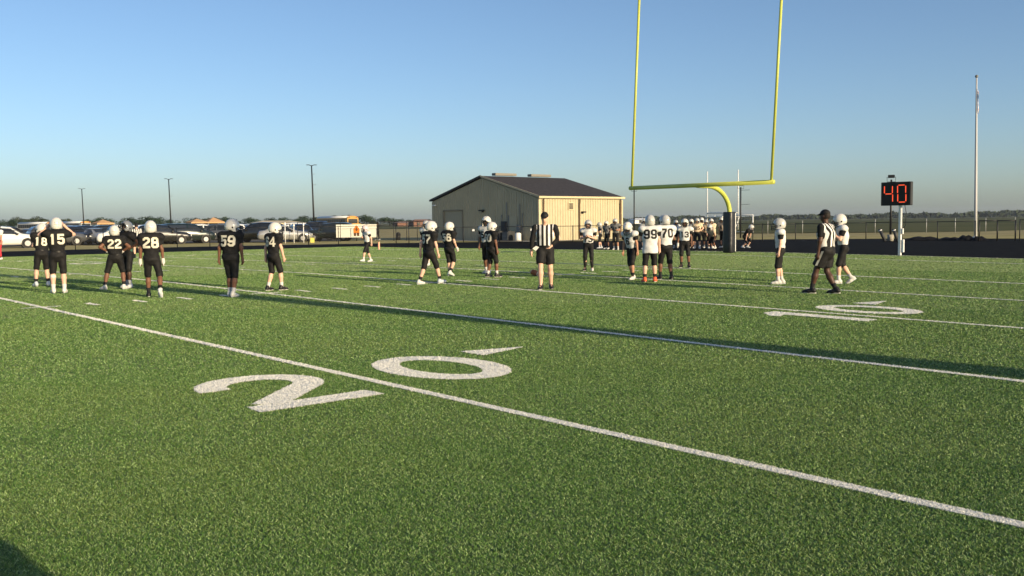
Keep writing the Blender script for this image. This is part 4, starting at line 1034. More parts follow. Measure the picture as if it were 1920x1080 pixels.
    if not far and hem > -.1: 
        bl = MB(); n = 20; r0 = .116 * Bd; V = []
        for k in range(n):
            a = 2 * PI * k / n; p = pel + up * (hem - .005) + T @ np.array([(r0 + .004) * math.cos(a), (r0 + .004) * 1.33 * math.sin(a), 0]); V += [tuple(p), tuple(p + up * .035)]
        bl.add(V, [(2 * k, 2 * ((k + 1) % n), 2 * ((k + 1) % n) + 1, 2 * k + 1) for k in range(n)]).build('belt', M_BELT, o, True)
    for i in (0, 1):
        a, kn, ft = ank[i], knees[i], feet[i]
        sk = socks[i] if isinstance(socks, tuple) else socks; so = shoes[i] if isinstance(shoes, tuple) else shoes
        if sk: 
            hgt_ = .42 if pants == 'long' else .30
            MB().tube([a - np.array([0, 0, .03]), a + (kn - a) * .08, a + (kn - a) * hgt_], [.043, .043, .053], 10).build('sock', sk, o, True)
        M_ = rotm('z', ft[3]) @ rotm('y', ft[4]); c0 = a
        q = SDF(c0 - .26, c0 + .26, .0125 if not far else .018)
        P_ = lambda x, y, z: c0 + M_ @ np.array([x, y, z])
        q.cone(P_(-.045, 0, -.035), P_(.06, 0, -.045), .048, .046, .03); q.cone(P_(.06, 0, -.045), P_(.165, 0, -.058), .046, .036, .03, M_[:, 1], 1.2)
        q.cone(P_(-.02, 0, .0), P_(-.01, 0, .045), .046, .046, .03, cut1=True)
        q.plane(P_(0, 0, -.083), -M_[:, 2])
        sh_ = sdf_obj(q, 'shoe', so, o)
        if not far:
            V = []; n = 18
            for k in range(n):
                t_ = 2 * PI * k / n; x = .055 + .150 * math.cos(t_); y = (.043 + .012 * math.cos(t_)) * math.sin(t_)
                V += [tuple(P_(x, y, -.088)), tuple(P_(x, y, -.068))]
            MB().add(V, [(2 * k, 2 * ((k + 1) % n), 2 * ((k + 1) % n) + 1, 2 * k + 1) for k in range(n)] + [tuple(range(0, 2 * n, 2))[::-1]]).build('sole', M_SHOEW if so is not M_SHOEW else M_SHOEG, sh_, True)
        if gloves[i]:
            w_, d = wri[i], hdir[i]; q = SDF(w_ - .26, w_ + .26, .011)
            q.cone(w_ - d * .035, w_ + d * .075, .040, .045, .02, cut0=True); 
            ac = T[:, 0] - d * (T[:, 0] @ d); ac /= np.linalg.norm(ac) + 1e-6
            for j, (o_, L_) in enumerate(((.034, .075), (.012, .085), (-.011, .08), (-.033, .06))): q.cone(w_ + d * .07 + ac * o_, w_ + d * (.07 + L_) + ac * o_ * 1.1, .0165, .014, .006)
            q.cone(w_ + d * .02 + ac * .03, w_ + d * .085 + ac * .065, .018, .015, .012); sdf_obj(q, 'glove', gloves[i], o)
    if brace is not None:
        i = brace; a = knees[i]; b = ank[i] - a; MB().tube([a + b * .19, a + b * .30, a + b * .36], [.068, .068, .062], 12).build('knee_brace', M_SOCKW, o, True)
    def head_part(name, me_, par, sc=1., dz=0., tl=0.):
        q = link(name, me_, par); MM = Hd @ rotm('y', tl); p = hc + Hd @ np.array([0, 0, dz])
        q.matrix_local = Matrix(((*MM[0], p[0]), (*MM[1], p[1]), (*MM[2], p[2]), (0, 0, 0, 1))) @ Matrix.Scale(sc, 4); return q
    if helmet and not cap:
        hl = head_part('helmet', HM[helmet], o, 1.06, .005, tilt)
        m1 = link('face_mask', MASKM[maskc], hl); link('ear_hole', EARM, hl); link('vent', VENTM, hl); link('back_decal', STRM, hl)
    if cap:
        q = SDF((-.2, -.17, -.1), (.26, .17, .2), .012)
        q.ell((-.012, 0, .035), (.108, .090, .098), k=0); q.plane((0, 0, .028), (-.10, 0, -.99)); q.cone((.06, 0, .040), (.145, 0, .030), .018, .012, .015, (0, 1, 0), 4.2); 
        V, Fc = q.mesh(); c_ = head_part('cap', np_mesh('cap', V, Fc, M_CAP), o); c_.data.name = 'cap'
        q = SDF((-.16, -.14, -.16), (.1, .14, .14), .012); q.ell((-.020, 0, .008), (.099, .083, .100), k=0); q.plane((0, 0, -.065), (0, 0, -1)); q.plane((.012, 0, 0), (1, 0, .25))
        V, Fc = q.mesh(); head_part('hair', np_mesh('hair', V, Fc, M_HAIR), o)
    if extra: extra(o, dict(pel=pel, chest=chest, neck=neck, T=T, sh=sh, elb=elb, wri=wri, hdir=hdir, knees=knees, ank=ank, hips=hips, Hd=Hd, hc=hc, h=h, Bd=Bd))
    return o
GB, GW, GS = 'players in dark jerseys', 'players in white jerseys', 'players waiting beyond the goal post'
def P_(label, pos, rel, H, **k): return make_person(label, pos, rel, H, **k)
# dark team, left to right
P_('player in black jersey 18 leaning in just left of player 15', (-16.50, .255), 12, 1.60, skin='pale', num='18', nsh=-.05, numz=-.055, numh=.235, lean=14, side=6, head=(20, 10), feet=((.05, .17, 0, 10, 0), (.02, -.14, 0, -8, 0)), arms=(((.5, .05, -.9), (.8, -.3, .1)), 'bent'), shoes=M_SHOEG, group=GB, pants='high')
P_('player in black jersey 15 with both hands raised to his helmet', (-16.96, -2.61), 0, 1.69, skin='pale', num='15', numh=.245, feet=((.0, .12, 0, 12, 0), (.0, -.12, 0, -10, 0)), arms=('face', 'face'), socks=M_SOCKW, brace=0, group=GB, pants='high', head=(4, 4))
P_('player in black jersey 22 with white gloved hands on his hips', (-15.63, -2.39), -4, 1.52, skin='brown', num='22', feet=((-.02, .30, 0, 40, 0), (.02, -.20, 0, -25, 0)), arms=('hip', 'hip'), gloves=(M_GLOVEW, M_GLOVEW), side=0, group=GB, build=1.06, pants='high')
def vest(o, b):
    T, s = b['T'], SDF(b['pel'] - .4, b['pel'] + .5, .022)
    s.cone(b['pel'] - b['T'][:, 2] * .16 - T[:, 1] * -.12, b['pel'] + b['T'][:, 2] * .12 - T[:, 1] * -.14, .055, .05, .02); sdf_obj(s, 'towel', M_BLUEG, o)
P_('player in dark jersey with a tipped back grey helmet, right behind player 22', (-15.2, -2.0), 128, 1.60, skin='deep', feet=((.06, .13, 0, 15, 0), (-.06, -.13, 0, -10, 0)), arms=('hip', 'hang'), helmet='grey', socks=M_SOCKG, shoes=M_SHOEG, group=GB, pants='knee', tilt=-22, head=(0, -6), extra=vest)
P_('player in black jersey 28 walking off with white gloves and his rear toe up', (-15.87, -5.25), -3, 1.61, skin='brown', num='28', feet=((.14, .10, 0, 4, 0), (-.22, -.18, .07, -14, 55)), arms=('hang', 'hang'), gloves=(M_GLOVEW, M_GLOVEW), shoes=(M_SHOEB, M_SHOEW), group=GB, pants='high', hem=-.02, head=(0, 2))
P_('heavy set player in black jersey 59 looking to the right', (-14.69, -6.49), -27, 1.63, skin='brown', num='59', head=(-52, 12), feet=((.04, .07, 0, 2, 0), (-.05, -.06, 0, -8, 0)), arms=('hang_back', 'hang'), build=1.18, shoes=M_SHOEW, socks=M_SOCKW, group=GB, lean=3)
P_('player in black jersey 64 stepping to the right in black shoes', (-13.21, -5.50), -48, 1.56, skin='pale', num='64', feet=((-.10, .12, 0, 6, 0), (.17, -.10, 0, -6, 0)), arms=('hang_back', 'hang_fwd'), shoes=M_SHOEB, socks=M_SOCKW, group=GB, pants='high', lean=4, head=(-30, 8))
P_('player in black jersey 57 striding to the right', (-9.54, -6.42), -52, 1.58, skin='pale', num='57', feet=((-.27, .10, 0, 4, 0), (.30, -.10, .01, -4, -8)), arms=('swing', 'hang_fwd'), shoes=(M_SHOEW, M_SHOEG), group=GB, lean=5, head=(-18, 8), pants='knee')
P_('player in black jersey 56 balancing on one leg, white wrist glove', (-7.25, -4.25), -38, 1.50, skin='pale', num='56', feet=((.06, .05, 0, 4, 0), (-.02, -.06, .05, -6, 20)), arms=('bent', ((-.1, .25, -1), (.5, -.1, -.6))), gloves=(0, M_GLOVEW), shoes=M_SHOEW, group=GB, head=(-25, 6))
P_('player in black jersey 50 standing right of player 56', (-6.77, -5.49), -56, 1.50, skin='brown', num='50', feet=((-.08, .12, 0, 4, 0), (.12, -.12, 0, -6, 0)), arms=('hang', 'hang'), shoes=M_SHOEB, socks=M_SOCKW, build=1.12, group=GB, head=(-28, 8))
# white team, on the field
SLB = (M_JBLACK, .62)
P_('white jersey player in a pale pink helmet walking alone left of the rest', (-2.99, 6.49), 118, 1.45, skin='pale', team='white', num='9', numside='front', helmet='pink', sleeve=SLB, feet=((.26, .08, .02, 4, -8), (-.22, -.08, 0, -4, 8)), arms=('swing', 'cross'), socks=M_SOCKW, group=GW, head=(-8, 8), lean=4)
P_('white jersey player mostly hidden right behind player 57', (-3.86, 1.40), 150, 1.55, skin='pale', team='white', num='7', numside='front', helmet='silver', sleeve=SLB, arms=('hang', 'hang'), socks=M_SOCKW, group=GW, feet=((.1, .12, 0, 4, 0), (-.12, -.12, 0, -4, 0)))
P_('white jersey player with a black face mask right behind player 50', (-5.74, -4.08), 150, 1.66, skin='brown', team='white', num='52', numside='front', helmet='white', sleeve=SLB, arms=('bent', 'hang'), socks=M_SOCKW, group=GW, feet=((.12, .12, 0, 4, 0), (-.14, -.12, 0, -4, 0)))
P_('white jersey player 73 with arms crossed in long black tights', (-2.84, -5.31), 172, 1.52, skin='pale', team='white', num='73', numside='front', helmet='silver', sleeve=SLB, arms=('cross', 'cross'), pants='long', shoes=(M_SHOEW, M_SHOEB), socks=M_SOCKB, group=GW, numh=.27, numz=-.09)
P_('white jersey player 6 looking down, left one of the huddle of three', (-4.9, -8.86), 140, 1.52, skin='tan', team='white', num='6', numside='front', helmet='white', sleeve=SLB, lean=13, head=(6, 20), feet=((.12, .14, 0, 6, 0), (-.16, -.10, 0, -6, 14)), arms=('hang', 'hang_fwd'), group=GW)
P_('white jersey player 99 in orange shoes with his back to us', (-5.36, -9.86), 4, 1.65, skin='pale', team='white', num='99', helmet='silver', sleeve=SLB, hem=-.16, feet=((-.02, .15, 0, 14, 0), (.02, -.13, 0, -10, 0)), shoes=M_SHOEO, group=GW, build=1.05, head=(8, 2), arms=('bent', 'hang'))
P_('white jersey player 70 with a bent arm, right one of the huddle of three', (-4.33, -9.50), 20, 1.66, skin='brown', team='white', num='70', helmet='silver', hem=.0, feet=((.14, .12, 0, 6, 0), (-.12, -.12, 0, -8, 4)), arms=(((.1, .85, -.6), (.55, -.3, -.5)), 'bent'), shoes=M_SHOEB, group=GW, build=1.06, lean=3, head=(20, 4))
P_('white jersey player 13 facing us with one white glove', (.41, -6.33), 176, 1.53, skin='brown', team='white', num='13', numside='front', helmet='white', sleeve=SLB, gloves=(0, M_GLOVEW), arms=('hang', 'hang'), shoes=M_SHOEB, group=GW, pants='knee', feet=((.02, .15, 0, 14, 0), (-.02, -.13, 0, -18, 0)))
P_('white jersey player standing alone sideways left of the walking referee', (-3.87, -12.56), 94, 1.55, skin='pale', team='white', num='8', numside='front back', helmet='silver', sleeve=SLB, arms=('hang', 'hang'), socks=M_SOCKW, group=GW, feet=((.05, .06, 0, 4, 0), (-.06, -.06, 0, -4, 0)), head=(0, 4))
P_('white jersey player right behind the walking referee, hands at his face mask', (-2.73, -13.52), 98, 1.66, skin='pale', team='white', num='8', numside='front', helmet='white', sleeve=SLB, arms=(((.35, .22, -.9), (.7, -.25, .75)), ((.35, .22, -.9), (.7, -.25, .75))), socks=M_SOCKW, group=GW, feet=((.12, .10, 0, 4, 0), (-.22, -.10, .05, -4, 34)), head=(0, 14), lean=4)
# officials
def waist(o, b):
    w_ = b['wri'][0]
    MB().add([tuple(b['pel'] + np.array([.12, -.2, .06])), tuple(b['pel'] + np.array([.14, -.28, .0])), tuple(b['pel'] + np.array([.13, -.20, -.05])), tuple(b['pel'] + np.array([.12, -.13, .03]))], [(0, 1, 2, 3), (3, 2, 1, 0)]).build('folded_card', M_SHOEW, o)
P_('referee in long black sleeves and shorts walking towards us, looking down', (-8.685, -9.64), 178, 1.76, skin='pale', team='ref', cap=True, pants='shorts', sleeve=(M_JBLACK, 1.92), head=(-4, 13), lean=3, feet=((-.14, .12, 0, 8, 4), (.16, -.10, 0, -8, 0)), arms=(((-.12, .46, -1), (.34, -.62, -.55)), ((.0, .36, -1), (.12, .10, -1))), shoes=M_SHOEB, socks=None, build=1.12, group='referees on the field', extra=waist)
def stripe(o, b):
    pt = [c for c in o.children if c.name.startswith('shorts')][0]
    bv = BVHTree.FromPolygons([v.co[:] for v in pt.data.vertices], [p.vertices[:] for p in pt.data.polygons])
    for i in (0, 1):
        a, k = b['hips'][i], b['knees'][i]; sd_ = (1, -1)[i]; V = []
        for t in range(9):
            c = a + (k - a) * (.05 + .75 * t / 8)
            for dx in (-.024, .024):
                h_ = bv.ray_cast(Vector((c[0] + dx, c[1] + sd_ * .6, c[2])), Vector((0, -sd_, 0)), .7)
                q = h_[0] if h_[0] else Vector(c) + Vector((dx, sd_ * .12, 0)); V.append((q.x, q.y + sd_ * .005, q.z))
        MB().add(V, [(2 * t, 2 * t + 1, 2 * t + 3, 2 * t + 2) for t in range(8)]).build('side_stripe', M_NUMW, pt, True)
P_('broad referee in short sleeves and a black cap walking to the left', (-5.60, -14.79), 72, 1.78, skin='deep', team='ref', cap=True, pants='shorts', head=(2, 2), lean=2, feet=((.27, .08, .0, 2, 0), (-.17, -.08, 0, -4, 4)), arms=('hang', 'hang_fwd'), shoes=M_SHOEB, socks=M_SOCKB, sleeve=(M_JBLACK, .74), build=1.28, group='referees on the field', extra=stripe, twist=-8)
P_('distant referee in a black cap half hidden behind player 28', (-5.83, 22.96), 10, 1.74, skin='pale', team='ref', cap=True, pants='shorts', h=.03, shoes=M_SHOEB, group='referees on the field')
# chain crew at the far sideline, left edge
pc = P_('chain crew member in red trousers at the left edge, far sideline', (-10.82, 28.1), 120, 1.76, skin='tan', team='white', cap=True, helmet=None, pants='long', mats=(M_JWHITE, M_RED, None), h=.028, arms=('hang', 'bent'), group=None)
def chain_pole(x, y, H, lab, disc=True):
    g = empty('chain_marker', (x, y, gz(y)), 0, lab, 'chain marker', 'chain crew poles')
    MB().tube([(0, 0, 0), (0, 0, H)], .025, 8).build('pole', M_SHOEO, g, True)
    if disc:
        az = math.atan2(y - CAM.y, x - CAM.x); d = Vector((math.cos(az), math.sin(az), 0)); c = Vector((0, 0, H + .15))
        MB().tube([c - d * .03, c + d * .03], .15, 20).build('target_disc', M_RED, g, True); MB().tube([c - d * .035, c - d * .031], .05, 14).build('bullseye', M_NUMW, g)
chain_pole(-10.84, 28.37, 2.22, 'chain crew pole with a round red target at the left edge')
chain_pole(-7.1, -21.9, 2.6, 'thin chain crew pole at the near sideline', False)
# spectator beside the photographer, outside the frame: his shade reaches the lower left corner
P_('bystander standing next to the photographer on the near sideline', (-22.10, -25.62), 40, 1.78, skin='tan', team='cream', cap=True, helmet=None, pants='long', mats=(M_ORANGEB, M_DGREY, None), h=.03, build=1.15)
# waiting team beyond the end zone
M_JGREY = mat('jersey_grey', (.17, .17, .175), .8, var=.1, scale=10)
SID = [(1126, 466.3, 417, 100, 'hands', 'left of three players standing before the tan building', 'white'), (1137, 468, 415, 150, 'hang', 'middle one of three players standing before the tan building', 'white'), (1151, 469, 409, 165, 'bent', 'right and tallest of three players standing before the tan building', 'white'),
       (1210, 465, 411, 170, 'hang', 'mostly hidden behind the left shoulder of player 99', 'white'), (1268, 463.5, 413, 178, 'hang', 'seen between player 70 and player 13', 'white'), (1298, 465, 414, 160, 'hang', 'right behind player 13', 'white'),
       (1308, 465, 412, 182, 'hip', 'just right of player 13, in front of the waiting group', 'cream'), (1316, 465.5, 409, 190, 'hang', 'second from the left in the waiting group', 'cream'), (1325, 464.5, 411, 170, 'hip', 'in the middle of the waiting group, hands on hips', 'cream'),
       (1334, 464, 409.5, 185, 'hang', 'tall one at the back of the waiting group', 'cream'), (1339, 466, 421, 150, 'knee', 'crouching at the front of the waiting group', 'cream'), (1356, 463.5, 411, 140, 'hang', 'standing just left of the goal post pad', 'cream'), (1397, 463.5, 419, -120, 'knee', 'bending over just right of the goal post pad', 'dark')]
SPOT = {1126: (14.93, 11.05, 1.44), 1137: (13.9, 9.6, 1.50), 1151: (12.95, 8.1, 1.62)}
for k, (u, fy, hy, rel, arm, where, team) in enumerate(SID):
    if u in SPOT: x, y, H = SPOT[u]
    else:
        d = 49.8 + (k * 37 % 10) * .22; q = at(u, d); x, y = q.x, q.y; H = 1.50 + .035 * ((k * 5) % 4)
    bend = arm == 'knee'
    P_('%s player in helmet %s' % ({'white': 'grey jersey' if k < 3 else 'white jersey', 'cream': 'cream jersey', 'dark': 'dark jersey'}[team], where), (x, y), rel, H, skin=('pale', 'brown', 'tan')[k % 3], team={'dark': 'black'}.get(team, team), num=None if bend else ('21', '34', '45', '8')[k % 4], numside='front' if abs(rel) > 90 else 'back',
       helmet=('silver', 'white')[k % 2] if team != 'dark' else 'white', mats=(M_JGREY, M_PBLACK, M_NUMB) if k < 3 else None, arms=('bent', 'cross') if arm == 'hands' else (arm, arm), lean=42 if bend else 3 + (k % 3) * 2, crouch=.22 if bend else .0, head=((k * 29) % 40 - 20, -20 if bend else 4), socks=(M_SOCKW, M_SOCKB)[k % 2], shoes=M_SHOEW if k % 3 else M_SHOEG,
       sleeve=SLB if team == 'white' else None, group=GS, h=.034, feet=((.10 - .05 * (k % 3), .13, 0, 8, 0), (-.10 + .06 * (k % 2), -.13, 0, -8, 0)), numh=.24)
P = at(710, 91.5)
P_('person in dark clothes standing at the right end of the white banner', (P.x, P.y), 60, 1.72, skin='brown', team='black', cap=True, helmet=None, pants='long', mats=(M_JBLACK, M_PBLACK, None), h=.035, feet=((.05, .2, 0, 8, 0), (-.05, -.2, 0, -8, 0)))
# football on the turf
def football():
    o = empty('football', (-5.68, -6.01, gz(-6.01) + .10), R(118), 'brown football lying on the turf left of the long sleeved referee', 'football')
    n, m_ = 14, 12; V = []; L_, r_ = .145, .086
    for j in range(m_ + 1):
        t_ = -1 + 2 * j / m_; rr = max(.004, r_ * (1 - abs(t_) ** 2.1) ** .85)
        for k in range(n): V.append((t_ * L_, rr * math.cos(2 * PI * k / n), rr * math.sin(2 * PI * k / n)))
    b = MB().add(V, [(j * n + k, j * n + (k + 1) % n, (j + 1) * n + (k + 1) % n, (j + 1) * n + k) for j in range(m_) for k in range(n)]).build('ball', mat('ball_leather', (.20, .075, .035), .5, scale=60, bump=.3, col2=(.26, .10, .05)), o, True)
    for s_ in (-1, 1): MB().tube([(s_ * .088, 0, 0), (s_ * .104, 0, 0)], [.067, .054], 14).build('white_band', M_NUMW, b, True)
    lc = MB().tube([(-.05, 0, .088), (.05, 0, .088)], .006, 6)
    for k in range(6): lc.tube([(-.042 + k * .017, -.018, .086), (-.042 + k * .017, .018, .086)], .004, 5)
    lc.build('laces', M_NUMW, b); b.rotation_euler = (R(35), R(-18), 0)
football()
# ------------------------------------------------------------------ parked cars and buses
PAINT = {n: mat('car_paint_%s' % n, c, .25, spec=.5, coat=.8, metal=mt) for n, c, mt in (('white', (.72, .72, .70), 0), ('black', (.010, .011, .012), 0), ('silver', (.42, .42, .41), .4), ('grey', (.11, .115, .12), .4), ('navy', (.014, .022, .045), .2), ('green', (.012, .022, .022), .2), ('bluegrey', (.09, .12, .16), .4))}
KINDS = {  # stations along the car, front to rear: x, bottom, belt height, top height, half width low, half width top
 'suv': (4.7, [(2.32, .42, .62, .66, .70, .66), (2.22, .30, .80, .84, .86, .78), (1.95, .26, .94, 1.00, .92, .82), (1.15, .26, 1.02, 1.09, .93, .82), (.98, .26, 1.03, 1.14, .93, .78), (.30, .26, 1.04, 1.62, .93, .66), (-.5, .26, 1.05, 1.70, .93, .67), (-1.5, .26, 1.06, 1.67, .93, .66), (-1.85, .27, 1.07, 1.60, .92, .65), (-2.22, .34, 1.05, 1.14, .90, .74), (-2.34, .45, .75, .80, .82, .74)], (1.42, -1.38), .36),
 'sedan': (4.7, [(2.32, .40, .56, .60, .68, .64), (2.20, .26, .70, .74, .84, .76), (1.9, .22, .80, .86, .90, .80), (1.05, .22, .90, .97, .91, .80), (.85, .22, .91, 1.02, .91, .76), (.10, .22, .92, 1.40, .91, .62), (-.5, .22, .93, 1.44, .91, .63), (-1.05, .22, .94, 1.38, .91, .62), (-1.75, .23, .94, 1.04, .91, .72), (-2.2, .28, .90, 1.00, .88, .74), (-2.34, .40, .66, .70, .80, .72)], (1.42, -1.36), .33),
 'truck': (5.6, [(2.78, .48, .74, .78, .84, .78), (2.66, .36, .98, 1.04, .97, .88), (2.4, .34, 1.08, 1.14, 1.0, .90), (1.35, .34, 1.14, 1.20, 1.0, .88), (1.15, .34, 1.15, 1.26, 1.0, .84), (.55, .34, 1.16, 1.80, 1.0, .72), (-.2, .34, 1.16, 1.86, 1.0, .74), (-.95, .34, 1.17, 1.84, 1.0, .74), (-1.15, .34, 1.17, 1.24, 1.0, .90), (-2.65, .36, 1.17, 1.22, 1.0, .94), (-2.78, .5, 1.0, 1.1, .97, .92)], (1.80, -1.75), .40),
 'van': (5.1, [(2.5, .40, .62, .66, .74, .70), (2.38, .28, .84, .88, .92, .82), (2.1, .25, .98, 1.05, .97, .84), (1.55, .25, 1.05, 1.14, .98, .82), (.75, .25, 1.06, 1.68, .98, .70), (0, .25, 1.07, 1.76, .98, .72), (-1.6, .25, 1.08, 1.75, .98, .72), (-2.15, .26, 1.08, 1.68, .97, .71), (-2.42, .32, 1.06, 1.2, .95, .78), (-2.52, .44, .8, .85, .88, .8)], (1.55, -1.5), .35)}
def car_proto(kind):
    Lg, st, axles, wr = KINDS[kind]
    ring = lambda x, zb, zm, zt, wl, wt: [(x, 0, zb), (x, wl * .86, zb), (x, wl * .97, zb + (zm - zb) * .22), (x, wl, zb + (zm - zb) * .6), (x, wl * .985, zm), (x, wt, zt - .03 if zt - zm > .2 else zt - .01), (x, wt * .72, zt + .012), (x, 0, zt + .025),
                                          (x, -wt * .72, zt + .012), (x, -wt, zt - .03 if zt - zm > .2 else zt - .01), (x, -wl * .985, zm), (x, -wl, zb + (zm - zb) * .6), (x, -wl * .97, zb + (zm - zb) * .22), (x, -wl * .86, zb)]
    V = []; n = 14
    for s_ in st: V += ring(*s_)
    Fc = [(i * n + k, (i + 1) * n + k, (i + 1) * n + (k + 1) % n, i * n + (k + 1) % n) for i in range(len(st) - 1) for k in range(n)] + [tuple(range(n)), tuple((len(st) - 1) * n + k for k in range(n))[::-1]]
    body = MB().add(V, Fc)
    bm_ = {}
    cab = [s_ for s_ in st if s_[3] - s_[2] > .25]; i0 = st.index(cab[0]); i1 = st.index(cab[-1])
    glass = []
    def P(s_, sd_, t_):      # point on the side glass, t from belt to roof
        x, zb, zm, zt, wl, wt = s_; return (x, sd_ * ((wl * .985 + .008) * (1 - t_) + (wt + .010) * t_), zm * (1 - t_) + (zt - .03) * t_)
    mid = (i0 + i1) // 2
    lerp = lambda a, b, t_: tuple(p + (q - p) * t_ for p, q in zip(a, b))
    for sd_ in (1, -1):
        ss = [lerp(st[i0 - 1], st[i0], .35)] + st[i0:mid + 1]; 
        for part in (ss, st[mid:i1 + 1] + [lerp(st[i1], st[i1 + 1], .35)]):
            m = MB()
            for a, b in zip(part[:-1], part[1:]):
                ta = .86 if a[3] - a[2] > .4 else .5; tb = .86 if b[3] - b[2] > .4 else .5
                a2 = lerp(a, b, .06 if a is part[0] else 0); b2 = lerp(a, b, .94 if b is part[-1] else 1)
                q = [P(a2, sd_, .10), P(b2, sd_, .10), P(b2, sd_, tb), P(a2, sd_, ta)]
                m.add(q if sd_ < 0 else q[::-1], [(0, 1, 2, 3)])
            glass.append(('side_window', m))
    def across(a, b, ta, tb, nm):
        ya, yb = a[5] * .86, b[5] * .86; za, zb_ = a[3] + (b[3] - a[3]) * 0, b[3]
        A = lerp(a, b, ta); B = lerp(a, b, tb); sg = 1 if a[0] > b[0] else -1
        nx = (B[3] - A[3]); nz = abs(A[0] - B[0]); ln = math.hypot(nx, nz) + 1e-6; ox, oz = sg * nx / ln * .035, nz / ln * .035
        return (nm, MB().add([(A[0] + ox, -A[5] * .9, A[3] + oz), (A[0] + ox, A[5] * .9, A[3] + oz), (B[0] + ox, B[5] * .9, B[3] + oz), (B[0] + ox, -B[5] * .9, B[3] + oz)], [(0, 1, 2, 3)] if sg > 0 else [(3, 2, 1, 0)]))
    glass.append(across(st[i0 - 1], st[i0], .08, .90, 'windshield')); glass.append(across(st[i1 + 1], st[i1], .2, .9, 'rear_window'))
    meshes = [('window', m.mesh(nm, M_GLASS)) for nm, m in glass]
    wl = st[3][4]
    wheels = []
    for ax in axles:
        for sd_ in (1, -1):
            ty = MB().tube([(ax, sd_ * (wl - .20), wr), (ax, sd_ * (wl - .015), wr), (ax, sd_ * (wl + .012), wr)], [wr, wr, wr * .93], 20).mesh('wheel', M_TYRE)
            rm = MB().tube([(ax, sd_ * (wl + .013), wr), (ax, sd_ * (wl + .022), wr)], [wr * .62, wr * .56], 16)
            for k in range(5):
                a = 2 * PI * k / 5; rm.box((ax + math.cos(a) * wr * .33, sd_ * (wl + .024), wr + math.sin(a) * wr * .33), (wr * .5, .012, .07), M=Matrix.Rotation(-a, 3, 'Y'))
            wheels.append((ty, rm.mesh('rim', M_RIM), MB().tube([(ax, sd_ * (wl - .12), wr + .02), (ax, sd_ * (wl + .006), wr + .02)], wr * 1.17, 22).mesh('wheel_arch', M_BLACK)))
    fr, rr = st[1], st[-2]; lamps = []
    for sd_ in (1, -1):
        lamps.append(('headlight', MB().box((fr[0] - .03, sd_ * fr[4] * .78, fr[2] - .06), (.20, .30, .15)).mesh('headlight', M_LAMP)))
        lamps.append(('tail_light', MB().box((rr[0] + .03, sd_ * rr[4] * .84, rr[2] - .12), (.14, .18, .26)).mesh('tail_light', M_TAIL)))
    grille = MB().box((st[0][0] + .005, 0, st[0][2] - .06), (.05, st[0][4] * 1.1, .16)).mesh('grille', M_BLACK); bump_ = MB().box((st[0][0] - .12, 0, .40), (.32, wl * 1.7, .14)).mesh('bumper', M_DGREY)
    mirr = [MB().box((cab[0][0] + .42, sd_ * (wl + .10), cab[0][2] + .06), (.14, .18, .13)).mesh('mirror', M_BLACK) for sd_ in (1, -1)]
    handles = [MB().box((x, sd_ * (wl + .006), cab[0][2] - .12), (.18, .025, .03)).mesh('door_handle', M_RIM) for sd_ in (1, -1) for x in ((cab[0][0] + cab[-1][0]) / 2 + .1, cab[-1][0] + .25)]
    return body, meshes, wheels, lamps, grille, bump_, mirr, handles
CARP = {k: car_proto(k) for k in KINDS}
BODYM = {}
def car(kind, paint, u, d, rel, label, sc=1.0):
    body, glass, wheels, lamps, grille, bump_, mirr, handles = CARP[kind]
    if (kind, paint) not in BODYM: BODYM[(kind, paint)] = body.mesh('body', PAINT[paint], True)
    P = at(u, d); P.z = -.158; g = empty('parked_car', P, bearing(u) + R(rel), label, 'car', 'cars parked beyond the fence'); g.scale = (sc,) * 3
    link('body', BODYM[(kind, paint)], g)
    for nm, m in glass: link(nm, m, g)
    for ty, rm, ar in wheels: link('wheel_arch', ar, g); w_ = link('wheel', ty, g); link('rim', rm, w_)
    for nm, m in lamps: link(nm, m, g)
    link('grille', grille, g); link('bumper', bump_, g)
    for m in mirr: link('mirror', m, g)
    for m in handles: link('door_handle', m, g)
